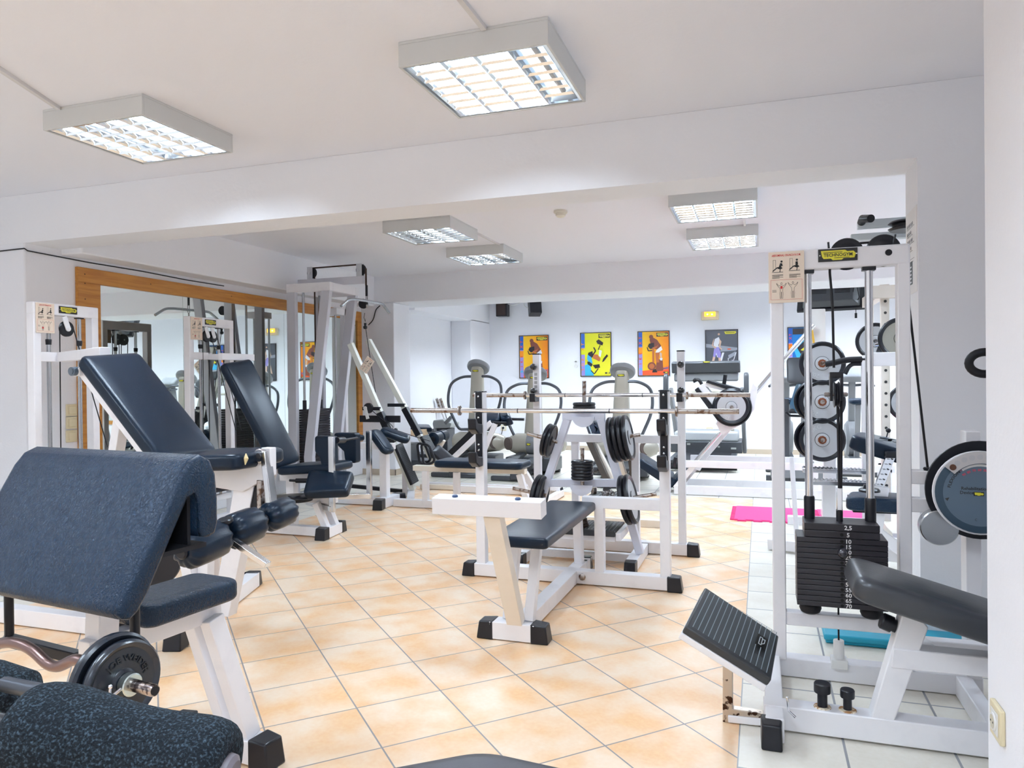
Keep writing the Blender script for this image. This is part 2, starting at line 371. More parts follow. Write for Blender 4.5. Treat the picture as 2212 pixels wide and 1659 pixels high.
# walls
b = B(); b.box(XM-.4, XM, YN, YF+.02, 0, ZC+.1); struct('wall_left', b, WALL, bevel=.012, seg=3)
b = B(); b.box(-6.5, XM-.4, YN, YN+.3, 0, ZC+.1); struct('wall_left_near', b, WALL)
b = B(); b.box(XM-.3, -4.43, YF, YF+.45, 0, ZB); struct('wall_column_left', b, WALL, bevel=.012, seg=3)
b = B(); b.box(-5.1, -4.85, YF+.3, YW, 0, ZC+.05); struct('wall_alcove', b, WALL)
b = B(); b.box(-4.85, -4.5, 11.2, YW, 0, ZB); struct('wall_alcove_return', b, WALL, bevel=.01)
b = B(); b.box(-5.1, XR+.3, YW, YW+.3, 0, ZC+.1); struct('wall_far', b, WALL)
b = B(); b.box(.55, .9, -4, 2.19, 0, ZC+.05); struct('wall_right_near', b, WALL, bevel=.008, seg=3)
b = B(); b.box(XR, XR+.3, YN2, 4.6, 0, ZC+.05); b.box(XR, XR+.3, 11.3, YW+.2, 0, ZC+.05); b.box(XR, XR+.3, 8.0, 9.4, 0, ZC+.05); b.box(XR, XR+.3, 4.6, 11.3, 0, .1); struct('wall_right', b, WALL)
b = B(); b.box(-6.8, -6.5, -4, -2.6, 0, ZC+.05); b.box(-6.8, -6.5, .6, YN+.3, 0, ZC+.05); b.box(-6.8, -6.5, -2.6, .6, 0, .1); struct('wall_left_back', b, WALL)
b = B(); b.box(.9, XR+.3, 2.0, 2.19, 0, ZC+.05); struct('wall_light_block', b, WALL)  # unseen wall added to keep outside light off the right column
for i, (x, y0, y1) in enumerate(((XR+.1, 4.6, 8.0), (XR+.1, 9.4, 11.3), (-6.7, -2.6, .6))):  # unseen side windows, added so world light fills the rooms
    b = B(); n = 3
    for k in range(n+1): y = y0+(y1-y0)*k/n; b.box(x, x+.06, max(y0, y-.03), min(y1, y+.03), .1, ZC)
    b.box(x, x+.06, y0, y1, .1, .16); b.box(x, x+.06, y0, y1, ZC-.06, ZC); struct('added_window_%d' % (i+4), b, WPL)
# wall behind the photographer, with three unseen glazed bays added for fill daylight
b = B(); b.box(-6.5, .9, -4.2, -4, 0, .1)
for x in (-6.5, .2): b.box(x, x+.35, -4.2, -4, .1, ZC+.05)
struct('wall_back', b, WALL)
for i, x in enumerate((-6.15, -4.03, -1.91)):
    b = B(); x1 = x+2.11
    for a, c in ((x, x+.05), (x1-.05, x1), ((x+x1)/2-.02, (x+x1)/2+.02)): b.box(a, c, -4.14, -4.08, .1, ZC)
    for a, c in ((.1, .15), (ZC-.05, ZC)): b.box(x, x1, -4.14, -4.08, a, c)
    f = struct('added_window_%d' % (i+1), b, WPL)
# skirting tiles
b = B(); b.box(-4.5, XR, YW-.012, YW, 0, .075); struct('baseboard_far', b, mat('skirting_tile', (.50, .42, .33), .4))
b = B(); b.box(-4.91, -4.42, YF-.012, YF, 0, .075); b.box(-4.43, -4.418, YF-.012, YF+.45, 0, .075); struct('baseboard_column', b, MT['skirting_tile'])
# ---------------------------------------------------------------- ceiling lamps
LH = mat('lamp_housing', (.62, .63, .63), .45)
LV = mat('louvre_aluminium', (.80, .84, .88), .12, 1)
DARK = mat('unlit_tube', (.75, .77, .80), .3)
LREF = mat('lamp_reflector', (.60, .66, .72), .5)
CN = (.74, .87, 1.0)
def ceiling_light(x, y, lit, label, s=.615, z0=2.45, power=6.4):
    t = thing('ceiling_light', label, 'ceiling light', (x, y, z0), group='square louvred ceiling lights')
    b = B(); w = .012; z1 = z0+.088
    for a in ((x, x+s, y, y+w), (x, x+s, y+s-w, y+s), (x, x+w, y+w, y+s-w), (x+s-w, x+s, y+w, y+s-w)): b.box(*a, z0, z1)
    b.box(x, x+s, y, y+s, z1, z1+.012); obj('housing', b, LH, t, bevel=.002)
    b = B(); n = 4; p = (s-.05)/n; x0 = x+.025; y0 = y+.025; y1 = y+s-.025; m = 7; zt = z0+.055
    b.box(x+w, x+s-w, y+w, y0, z0+.004, z0+.012); b.box(x+w, x+s-w, y1, y+s-w, z0+.004, z0+.012)
    b.box(x+w, x0, y0, y1, z0+.004, z0+.012); b.box(x+s-.025, x+s-w, y0, y1, z0+.004, z0+.012)
    for i in range(n):                               # troughs with curved sides
        xa, xb = x0+i*p, x0+(i+1)*p
        for sg, xe in ((1, xa), (-1, xb)):
            pr = [(xe+sg*q*.034, z0+.003+r) for q, r in ((0, 0), (.25, .010), (.42, .024), (.50, .046))]
            for (ax, az), (bx, bz) in zip(pr, pr[1:]): b.quad((ax, y0, az), (ax, y1, az), (bx, y1, bz), (bx, y0, bz))
        for j in range(1, m):                        # cross blades, V shaped
            yc = y0+(y1-y0)*j/m
            for sg in (1, -1): b.quad((xa+.003, yc, z0+.003), (xb-.003, yc, z0+.003), (xb-.012, yc+sg*.005, z0+.0135), (xa+.012, yc+sg*.005, z0+.0135))
    obj('louvre', b, LV, t)
    for i in range(n):
        xc = x0+(i+.5)*p; b = B(); b.cyl((xc, y0+.005, z0+.054), (xc, y1-.005, z0+.054), .013, seg=10)
        obj('tube', b, mat('lit_tube_%g' % power, (.9, .95, 1), .4, emit=(CN if power < 7 else (.80, .90, 1), power*18)) if lit[i] else DARK, t)
    b = B(); b.box(x+w, x+s-w, y+w, y+s-w, z1-.006, z1-.001); obj('reflector', b, LREF, t)
    return t
ceiling_light(-1.345, 2.615, (1, 1, 1, 0), 'large white louvred ceiling light at the top centre, its right tube dark')
ceiling_light(-3.30, 2.665, (1, 0, 1, 1), 'white louvred ceiling light at the upper left, its second tube dark')
ceiling_light(-2.99, 5.49, (0, 1, 1, 0), 'ceiling light beyond the beam, left of the smoke alarm, nearer of the left pair', power=P2)
ceiling_light(-3.00, 6.83, (1, 1, 1, 0), 'ceiling light beyond the beam, farther of the left pair', power=P2)
ceiling_light(-.625, 5.43, (1, 1, 1, 1), 'ceiling light right of the smoke alarm, nearer of the right pair, all tubes lit', power=P2)
ceiling_light(-.622, 6.78, (1, 1, 1, 1), 'ceiling light right of the smoke alarm, farther and lower-looking of the right pair', power=P2)
FILL_LAMPS = [(-.55, .2), (-2.5, .3), (-4.6, .3), (-2.2, -2.2), (-4.9, -2.2), (1.8, 5.45), (1.8, 6.8), (-3.6, 10.0), (-2.3, 10.0), (-1.0, 10.0), (.3, 10.0), (1.6, 10.0), (2.9, 10.0)]  # out-of-view lamps added to brighten the room
EL = ['just behind the photographer on the right', 'just behind the photographer in the middle', 'just behind the photographer on the left', 'near the added back windows on the right', 'near the added back windows on the left',
      'beyond the beam hidden by the right pillar, nearer one', 'beyond the beam hidden by the right pillar, farther one', 'in the far room over the leftmost trainer', 'in the far room over the middle trainer', 'in the far room over the treadmill', 'in the far room behind the plate post', 'in the far room over the right exercise bike', 'in the far room beside the far wall mirror']
for i, (x, y) in enumerate(FILL_LAMPS): ceiling_light(x, y, (1, 1, 1, 1), 'added unseen louvred fill light '+EL[i], power=6.4 if y < 4 else P2 if y < 8 else P3)
# cable trunking on the ceiling
TRK = mat('trunking', (.68, .67, .68), .5)
def trunk(a, c, label): b = B(); b.bar((a[0], a[1], ZC-.008), (c[0], c[1], ZC-.008), .02, .016); one('cable_trunking', b, TRK, label, 'cable trunking', 'cable trunking on the ceiling')
P, Q = aZ(0, 122, 2.55), aZ(240, 217, 2.55); trunk(P-(Q-P)*.3, (-3.19, 2.66), 'thin white cable trunking running to the upper left ceiling light')
trunk((-.98, 1.2), (-.98, 2.61), 'thin white cable trunking running to the large top centre ceiling light')
trunk((-2.43, 6.11), (-2.43, 6.83), 'short white cable trunking joining the left pair of far ceiling lights')
trunk((-.12, 6.05), (-.12, 6.78), 'short white cable trunking joining the right pair of far ceiling lights')
# ================================================================ free weight corner in the middle
def legcap(t, c, d, w=.088, h=.088, l=.075, label=None):
    """black rubber end cap on a floor bar; c = centre of the bar's end on the floor, d = outward direction"""
    d = V(d).normalized(); c = V(c); s = V((-d.y, d.x, 0)); z = V((0, 0, 1)); b = B()
    A = c-d*.01; Z = c+d*l
    b.hexa([A-s*w/2, A+s*w/2, Z+s*w*.47, Z-s*w*.47, A-s*w/2+z*h, A+s*w/2+z*h, Z-d*.012+s*w*.42+z*h*.94, Z-d*.012-s*w*.42+z*h*.94])
    return obj('end_cap', b, BP, t, bevel=.006)
def weight_plate(c, ax, r, th, label, group, face=None, m=None, num=None, hub=None, up=(0, 0, 1), kind='weight_plate'):
    """disc with a thick rounded rim, recessed face and a hub"""
    c, ax = V(c), V(ax).normalized(); h = th/2; k = r*.12
    b = B()
    hb = r*.30
    pr = [(-h*.9, .016), (-h*.9, hb*.8), (-h*.75, hb), (-h*.45, hb+.004), (-h*.45, r-k*1.6), (-h*.9, r-k), (-h, r-k*.55), (-h*.55, r-.001), (0, r), (h*.55, r-.001), (h, r-k*.55), (h*.9, r-k), (h*.45, r-k*1.6), (h*.45, hb+.004), (h*.75, hb), (h*.9, hb*.8), (h*.9, .016)]
    t = thing(kind, label, 'weight plate', c, 0, group)
    b.lathe(c, ax, pr, 40); obj('disc', b, m or BP, t)
    if face:
        b = B(); b.lathe(c, ax, [(h*.46, .016), (h*.5, r-k*1.7), (h*.40, r-k*1.7), (h*.40, .016)], 40)
        b.lathe(c, ax, [(h*.9, .016), (h*.98, .017), (h*.98, hb*.78), (h*.78, hb)], 32)
        obj('face', b, face, t)
    return t
def barbell(a, c, label, r=.0135, sl=.33, m=CHR, rs=.0145, group=None, collar=.03):
    a, c = V(a), V(c); d = (c-a).normalized(); t = thing('barbell', label, 'barbell', (a+c)/2, 0, group)
    b = B(); b.cyl(a+d*sl, c-d*sl, r); obj('shaft', b, m, t)
    for p, q in ((a, d), (c, -d)):
        b = B(); b.lathe(p, q, [(0, rs*.8), (.004, rs), (sl-.012, rs), (sl, rs*.96)], 20); obj('sleeve', b, STL, t)
        b = B(); b.lathe(p+q*(sl-.01), q, [(0, rs), (.004, collar), (.014, collar), (.018, rs)], 24); obj('collar', b, STL, t)
    for f in (.36, .64):
        b = B(); p = a+(c-a)*f; b.cyl(p-d*.003, p+d*.003, r*1.03); obj('ring_mark', b, DST, t)
    return t
# ---- bench press in front
t = thing('bench_press', 'white bench press with flat dark bench in the middle of the orange floor', 'weight bench', (-1.07, 3.7, 0))
b = B(); Y0 = 4.235; b.bar((-1.70, Y0, .045), (-.49, Y0, .045), .075, .075); b.bar((-1.085, 3.24, .045), (-1.065, 4.48, .045), .075, .075)
b.bar((-1.21, 3.24, .045), (-.99, 3.24, .045), .085, .08); b.bar((-1.066, 4.44, .04), (-1.066, 4.56, .04), .085, .085)
obj('base_frame', b, WH, t, bevel=.003)
for p, d in (((-1.69, Y0, 0), (-1, 0, 0)), ((-.50, Y0, 0), (1, 0, 0)), ((-1.20, 3.24, 0), (-1, 0, 0)), ((-1.0, 3.24, 0), (1, 0, 0)), ((-1.066, 4.53, 0), (0, 1, 0))): legcap(t, p, d)
for x in (-1.640, -.52):
    b = B(); b.bar((x, Y0, .08), (x, Y0, 1.135), .058, .058); obj('upright', b, WH, t, bevel=.003)
    b = B(); b.box(x-.03, x+.03, Y0-.031, Y0+.031, 1.135, 1.142); obj('upright_cap', b, BP, t, bevel=.002)
    for z0 in (.855, .655) if x < -1 else (.86, .66):
        z0 += .04
        b = B(); b.box(x-.021, x+.021, Y0-.041, Y0-.029, z0+.03, z0+.245); o = obj('hook_plate', b, BP, t, bevel=.004)
        for zz in (.215, .12, .085):
            q = B(); q.lathe((x, Y0-.040, z0+zz), (0, -1, 0), [(0, .0065), (.003, .006), (.005, .003)], 12); obj('bolt', q, CHR, o)
        b = B(); yy = Y0-.035
        b.prism([(x-.026, yy, z0+.045), (x-.026, yy-.075, z0+.055), (x-.026, yy-.10, z0+.085), (x-.026, yy-.125, z0+.085), (x-.026, yy-.115, z0+.02), (x-.026, yy-.06, z0-.012), (x-.026, yy, z0-.012)], (.052, 0, 0))
        obj('bar_hook', b, BP, t, bevel=.006)
b = B(); b.prism([(-.545, Y0-.03, .455), (-.545, Y0-.03, .52), (-1.0, Y0-.03, .52), (-1.0, Y0-.03, .47), (-.985, Y0-.03, .455)], (0, .06, 0)); b.bar((-.90, Y0, .08), (-.90, Y0, .46), .055, .06); obj('side_rail', b, WH, t, bevel=.003)
b = B(); b.bar((-1.066, 4.40, .08), (-1.066, 4.36, .44), .062, .05, up=(1, 0, 0)); obj('rear_post', b, WH, t, bevel=.003)
for x in (-1.135, -1.03):
    b = B(); b.bar((x, 3.26, .085), (x+.012, 3.36, .44), .048, .035); obj('front_leg', b, WH, t, bevel=.003)
b = B(); b.bar((-1.075, 3.3, .425), (-1.066, 4.4, .425), .10, .035); obj('pad_rail', b, WH, t, bevel=.003)
b = B(); b.pad(TF((-1.062, 3.71, .438), (0, 1, 0), (0, 0, 1)), 1.05, .285, .052, r=.016, bulge=.004, round_end=.02); obj('bench_pad', b, LE, t)
b = B(); p0 = V((-1.085, 3.225, .085)); p1 = V((-1.085, 2.935, .64)); b.bar(p0, p1, .075, .055, up=(0, 1, 0)); obj('leaning_post', b, CR, t, bevel=.003)
T = TF((-1.1, 2.92, .645), (1, 0, 0), (0, -.10, 1)); b = B(); b.box(-.245, .245, -.04, .04, -.004, .066, T); obj('cross_beam', b, WH, t, bevel=.002)
for x in (-.15, .135):
    b = B(); b.lathe(T @ V((x, -.004, .066)), (0, -.10, 1), [(0, .012), (.005, .013), (.009, .009)], 18); obj('plug', b, mat('blue_plug', (.02, .05, .13), .3), t)
b = B(); b.lathe((-1.0, Y0-.03, .05), (0, -1, 0), [(0, .02), (.012, .02), (.018, .01)], 16); obj('frame_bolt', b, STL, t)
barbell((-2.06, 4.115, 1.027), (-.11, 4.115, 1.027), 'long steel barbell resting on the front bench press hooks')
# ---- tall rack behind with its barbell
t = thing('barbell_rack', 'tall white barbell rack with round black knobs behind the weight tree', 'barbell rack', (-1.02, 5.08, 0))
Y1 = 5.10; b = B(); b.bar((-1.60, Y1, .045), (-.46, Y1, .045), .075, .075); obj('base_frame', b, WH, t, bevel=.003)
legcap(t, (-.47, Y1, 0), (1, 0, 0)); legcap(t, (-1.59, Y1, 0), (-1, 0, 0))
b = B(); b.bar((-1.52, Y1, .79), (-.52, Y1, .79), .06, .055); obj('cross_rail', b, WH, t, bevel=.003)
for x in (-1.535, -.512):
    b = B(); b.bar((x, Y1, .08), (x, Y1, 1.39), .05, .05); obj('upright', b, WH, t, bevel=.003)
    b = B(); b.box(x-.026, x+.026, Y1-.026, Y1+.026, 1.388, 1.397); obj('upright_cap', b, BP, t)
    for z in (1.30, 1.125):
        b = B(); b.sph((x+(-.012 if x < -1 else .004), Y1-.055, z), .024, 20); b.cyl((x, Y1-.05, z), (x, Y1, z), .01); obj('knob', b, mat('knob_black', (.008, .008, .012), .08, coat=.5), t)
for x in (-1.26, -.83):
    b = B(); b.bar((x, Y1+.02, .08), (x, Y1+.02, .78), .052, .05); obj('inner_post', b, WH, t, bevel=.003)
for x in (-1.535, -.512): b = B(); b.prism([(x-.02, Y1-.024, 1.05), (x-.02, Y1-.125, 1.05), (x-.02, Y1-.13, 1.11), (x-.02, Y1-.118, 1.11), (x-.02, Y1-.115, 1.078), (x-.02, Y1-.024, 1.078)], (.04, 0, 0)); obj('bar_hook', b, BP, t, bevel=.003)
b = B()
for i in range(4):
    z = 1.255-i*.03
    for k in range(6): b.box(-1.55+(.003 if k % 2 else 0), -1.527, Y1-.0262, Y1-.0254, z-.0035*k, z-.0035*k+.0018)
obj('printed_notice', b, mat('notice_ink', (.15, .15, .16), .6), t, smooth=False)
barbell(aY(1022, 854, 4.99), aY(1621, 853, 4.99), 'long steel barbell on the tall rear rack behind the front one', sl=.40)
# ---- weight tree
t = thing('weight_tree', 'pale blue-white A-frame weight tree behind the bench press', 'weight tree', (-1.13, 4.72, 0)); YT = 4.75
WB = mat('bluewhite_enamel', (.66, .69, .80), .35)
def ty(u, v, y=YT): return aY(u, v, y)
b = B()
pl = [ty(1224, 893), ty(1302, 893), ty(1306, 910), ty(1220, 910)]
Lt, Rt, Lb, Rb = ty(1226, 905), ty(1298, 905), V((-1.53, YT, .05)), ty(1383, 1196)
for a, c in ((Lt, Lb), (Rt, Rb)): b.bar(a, c, .05, .05, up=(0, 1, 0))
b.bar(ty(1216, 899), ty(1307, 899), .05, .045, up=(0, 1, 0)); b.bar(ty(1180, 1043), ty(1333, 1043), .05, .045, up=(0, 1, 0))
obj('a_frame', b, WB, t, bevel=.003)
b = B()
for x in (-1.50, -.775): b.bar((x, 4.56, .04), (x+.0, 5.08, .04), .07, .07)
b.bar((-1.50, 4.80, .035), (-.775, 4.80, .035), .05, .05)
obj('foot_bar', b, WH, t, bevel=.003)
for x in (-1.50, -.775): legcap(t, (x, 4.57, 0), (0, -1, 0), .078, .078); legcap(t, (x, 5.07, 0), (0, 1, 0), .078, .078)
RIB = mat('ribbed_rubber', (.03, .033, .037), .5)
for z, y0, y1, x0, x1, nm in ((.42, 4.72, 5.0, -1.10, -.84, 'tray'), (.245, 4.52, 4.86, -1.42, -.865, 'tray')):
    b = B(); b.box(x0, x1, y0, y1, z, z+.012); b.box(x0, x1, y0-.012, y0+.004, z-.02, z+.02); o = obj('tray', b, RIB, t, bevel=.004)
    q = B(); n = int((x1-x0)/.022)
    for i in range(1, n): xx = x0+(x1-x0)*i/n; q.box(xx-.0012, xx+.0012, y0+.01, y1-.01, z+.012, z+.0145)
    obj('tray_ribs', q, mat('rib_grey', (.35, .37, .38), .5), o, smooth=False)
    q = B(); q.bar((x0, y0+.03, z-.03), (x1, y0+.03, z-.03), .05, .05); q.bar((x0, y1-.03, z-.03), (x1, y1-.03, z-.03), .04, .05); q.bar((x1+.02, y0-.01, z-.02), (x1+.02, y1+.12, z-.02), .03, .05); obj('tray_support', q, WH, t, bevel=.003)
def peg(a, c, r=.0125): b = B(); b.cyl(a, c, r); o = obj('peg', b, STL, t); return V(a), V(c)
P1 = peg(ty(1262, 895), ty(1262, 823)); P2 = peg(ty(1258, 1050, 4.68), ty(1258, 968, 4.68))
LU = peg(ty(1205, 955, 4.73), ty(1139, 936, 4.73)); RU = peg(ty(1318, 949, 4.73), ty(1383, 939, 4.73))
LLo = peg(ty(1180, 1070, 4.73), ty(1108, 1055, 4.73)); RL = peg(ty(1345, 1079, 4.73), ty(1418, 1067, 4.73))
for (u, v, y) in ((1262, 893, YT), (1258, 1040, 4.70)):
    b = B(); p = ty(u, v, y); b.prism([p+V((.075*math.cos(a), -.035, -.01+.07*math.sin(a)-.01)) for a in [math.pi*(1+k/12) for k in range(13)]], (0, .012, 0)); b.lathe(p+V((0, -.0, .01)), (0, 0, 1), [(0, .07), (.004, .07)], 32); obj('peg_flange', b, WB, t)
g = 'small black weight plates on the upright pegs of the weight tree'
p = ty(1259, 884, YT)
for i in range(2): weight_plate((P1[0].x, YT, p.z+.012+i*.022), (0, 0, 1), .075, .021, ['small black weight plate on the weight tree top peg, lower of two', 'small black weight plate on the weight tree top peg, upper of two'][i], g)
p = ty(1258, 1036, 4.68); nm = ['bottommost', 'second from the bottom', 'third from the bottom', 'third from the top', 'second from the top', 'topmost']
for i in range(6): weight_plate((P2[0].x, 4.68, p.z+.012+i*.0205), (0, 0, 1), .073, .020, 'small black weight plate on the weight tree middle peg, %s' % nm[i], g)
def hang(seg, fr, r, th, labels, grp, face=None, gap=.003, drop=True):
    a, c = seg; d = (c-a).normalized(); L0 = fr
    for i, lb in enumerate(labels):
        p = a+d*(L0+i*(th+gap)); z = p-V((0, 0, .006)); weight_plate(z, d, r, th, lb, grp, face if i == len(labels)-1 else None)
hang(LU, .05, .112, .026, ['black weight plate on the upper left peg of the weight tree, next to the frame', 'black weight plate on the upper left peg of the weight tree, outer one'], 'plates on the left pegs of the weight tree')
hang(LLo, .03, .135, .032, ['large black weight plate on the lower left peg of the weight tree, inner one', 'large black weight plate on the lower left peg of the weight tree, outer one'], 'plates on the left pegs of the weight tree')
hang(RU, .02, .150, .030, ['big weight plate, upper right peg of weight tree, %s' % q for q in ('innermost of four', 'second of four from the frame', 'third of four from the frame', 'outermost, grey-faced')], 'plates on the right pegs of the weight tree', PLG)
hang(RL, .02, .162, .034, ['big black weight plate on the lower right peg of the weight tree, inner one', 'big black weight plate with grey face on the lower right peg of the weight tree'], 'plates on the right pegs of the weight tree', PLG)
# plates and spring clips lying on the trays
for i in range(3): weight_plate((-1.115, 4.62, .270+i*.018), (0, 0, 1), .062-.006*i, .017, 'small brown weight plate lying on the low tray, %s of three' % ('bottom', 'middle', 'top')[i], 'small plates on the low tray of the weight tree', m=mat('brown_iron', (.05, .03, .025), .4, .5))
def clip(p, az, lb):
    b = B(); p = V(p); d = V((math.cos(az), math.sin(az), 0)); n = V((-d.y, d.x, 0)); pts = []
    for k in range(3*12+1):
        a = k/12*2*math.pi; pts.append(p+n*.014*math.cos(a)+V((0, 0, .016+.014*math.sin(a)))+d*(k/12*.006))
    pts = [pts[0]+V((0, 0, -.0))+n*.028]+pts+[pts[-1]+n*.03]
    b.tube(pts, .0022, 6); one('spring_collar', b, STL, lb, 'barbell clip', 'steel spring clips on the tray')
for i, (x, y, a) in enumerate(((-1.005, 4.80, .3), (-.965, 4.86, 1.2), (-.93, 4.80, 2.2), (-.90, 4.88, .9), (-.955, 4.77, 2.9))): clip((x, y, .434), a, 'steel spring clip lying on the upper tray of the weight tree, %s' % ('leftmost', 'at the back left', 'in the middle', 'at the back right', 'at the front')[i])
b = B(); b.cyl((-1.075, 4.88, .432), (-1.075, 4.88, .475), .02); one('barbell_sleeve_nut', b, STL, 'short steel cylinder standing on the upper tray beside the clips', 'barbell collar')
# ================================================================ abdominal machine in the right foreground
t = thing('abdominal_crunch_machine', 'white abdominal crunch machine with black weight stack in the right foreground', 'exercise machine', (.3, 2.9, 0))
WM = WH
b = B()
b.bar((.035, 2.56, .045), (.035, 3.2, .045), .06, .08)
b.bar((.0, 2.69, .048), (1.3, 2.69, .048), .075, .082); b.bar((.06, 3.185, .04), (.78, 3.185, .04), .07, .075); b.bar((.715, 2.72, .04), (.715, 3.15, .04), .055, .075)
obj('base_frame', b, WM, t, bevel=.004)
legcap(t, (.025, 2.58, 0), (0, -1, 0), .07, .085, .075)
b = B(); x0, x1 = .040, .544; Yt = 3.165
b.box(x0, x0+.05, Yt-.025, Yt+.035, .07, 1.70); obj('left_post', b, WM, t, bevel=.004)
b = B(); b.box(.500, x1, Yt-.025, Yt+.035, .07, 1.71); obj('right_post', b, WM, t, bevel=.004)
b = B(); b.box(x0, x1, Yt-.026, Yt+.036, 1.636, 1.716); obj('top_beam', b, WM, t, bevel=.008, seg=3)
b = B(); b.box(x0+.05, .50, Yt-.02, Yt+.03, .212, .266); obj('stack_rail', b, WM, t, bevel=.004)
b = B(); b.box(.543, .80, Yt-.022, Yt+.032, .797, .848); b.box(.543, .80, Yt-.022, Yt+.032, .689, .742); obj('side_arm', b, WM, t, bevel=.003)
b = B(); b.box(.725, .775, Yt-.02, Yt+.06, .07, 1.0); obj('outer_post', b, WM, t, bevel=.003)
for x in (.181, .403):
    b = B(); b.cyl((x, Yt, .62), (x, Yt, 1.625), .0148, seg=24); b.cyl((x, Yt, .262), (x, Yt, .33), .014); obj('guide_rod', b, CHR, t)
    b = B(); b.lathe((x, Yt, .64), (0, 0, 1), [(0, .0205), (.088, .0205), (.094, .018)], 28); obj('rod_sleeve', b, BP, t)
    b = B(); b.box(x-.024, x+.024, Yt-.02, Yt+.02, 1.622, 1.637); obj('rod_clamp', b, BP, t, bevel=.002)
    b = B(); b.lathe((x, Yt-.01, .266), (0, 0, 1), [(0, .022), (.008, .036), (.022, .042), (.038, .040), (.052, .028), (.056, .018)], 28); obj('rubber_buffer', b, BK, t)
for i in range(15):
    top = i < 2; z = .645-.0275*i if top else .589-.0206*(i-2)
    hh = .0265 if top else .0196; a, c = (.156, .422) if top else (.128, .449)
    b = B(); b.box(a, c, Yt-.105, Yt+.04, z-hh, z); o = obj('stack_plate', b, mat('stack_black', (.018, .016, .022), .38), t, bevel=.0022)
    if i: q = B(); q.lathe((.2895, Yt-.1052, z-hh/2), (0, -1, 0), [(-.02, .0062), (.0004, .0062)], 16); obj('pin_hole', q, mat('hole_black', (.002, .002, .002), .9), o)
    q = B(); letters(q, ('2,5', '5', '10', '15', '20', '25', '30', '35', '40', '45', '50', '55', '60', '65', '70')[i], FACE((.312, Yt-.1056, z-hh/2-.0006)), .0225, bold=.02); obj('weight_number', q, INK['white_ink'], o, smooth=False)
b = B(); b.cyl((.289, Yt-.1, .545-.0005), (.289, Yt-.135, .545), .006); b.sph((.2885, Yt-.150, .545), .0195, 24); obj('selector_pin', b, mat('knob_black2', (.02, .02, .03), .15, coat=.4), t)
b = B(); b.box(.277, .299, Yt-.05, Yt-.028, .685, .775); obj('cable_shackle', b, CHR, t, bevel=.003)
b = B(); b.cyl((.288, Yt-.04, .64), (.288, Yt-.04, .69), .0125); obj('stack_stem', b, BP, t)
b = B(); b.cyl((.288, Yt-.04, .77), (.285, Yt-.04, 1.12), .0055, seg=8); b.cyl((.294, Yt-.04, .77), (.298, Yt-.04, 1.12), .0055, seg=8)
b.tube([(.272, Yt-.04, 1.245), (.270, Yt-.03, 1.5), (.262, Yt-.0, 1.64), (.272, Yt, 1.70), (.31, Yt, 1.729), (.38, Yt, 1.732), (.45, Yt, 1.732), (.50, Yt, 1.71)], .0048, 8, fil=.05)
b.tube([(.545, Yt+.02, 1.50), (.602, Yt+.0, .86)], .0045, 8); obj('cable', b, BK, t)
b = B(); b.box(.256, .304, Yt-.062, Yt-.018, 1.205, 1.228); b.box(.256, .266, Yt-.062, Yt-.018, 1.115, 1.21); b.box(.294, .304, Yt-.062, Yt-.018, 1.115, 1.21); obj('pulley_yoke', b, BP, t, bevel=.002)
b = B(); b.lathe((.270, Yt-.04, 1.140), (1, 0, 0), [(0, .048), (.003, .052), (.008, .044), (.013, .044), (.018, .052), (.021, .048)], 32); obj('pulley', b, BP, t)
b = B(); b.cyl((.236, Yt-.04, 1.14), (.322, Yt-.04, 1.14), .006); b.cyl((.238, Yt-.04, 1.14), (.254, Yt-.04, 1.14), .010, seg=6); b.cyl((.305, Yt-.04, 1.14), (.318, Yt-.04, 1.14), .010, seg=6); obj('pulley_bolt', b, STL, t)
for x, z in ((.325, 1.692), (.455, 1.697)):
    b = B(); b.lathe((x, Yt-.012, z), (0, 1, 0), [(0, .058), (.004, .062), (.010, .054), (.016, .054), (.022, .062), (.026, .058)], 36); b.lathe((x, Yt-.0135, z), (0, 1, 0), [(0, .042), (.002, .045)], 30); obj('pulley', b, BP, t)
b = B(); b.cyl((.260, Yt-.01, 1.715), (.258, Yt-.01, 1.742), .004); b.cyl((.488, Yt-.01, 1.72), (.496, Yt-.01, 1.755), .004); obj('cable_guard', b, BP, t)
b = B(); b.lathe((.470, Yt-.026, 1.685), (0, -1, 0), [(0, .0125), (.002, .012)], 20); obj('beam_plug', b, BP, t)
b = B(); b.cyl((.285, Yt+.0, .09), (.285, Yt, .165), .02); b.box(.255, .315, Yt-.035, Yt+.03, .06, .095); obj('cable_guide', b, WPL, t, bevel=.002)
b = B(); b.cyl((.285, Yt, .16), (.285, Yt, .31), .0035, seg=8); obj('lower_cable', b, BK, t)
machine_sign(FACE((.034, Yt-.034, 1.508)), .134, .204, 'ABDOMINAL CRUNCH R.O.M.', t)
badge(FACE((.290, Yt-.030, 1.687)), .142, .050, t)
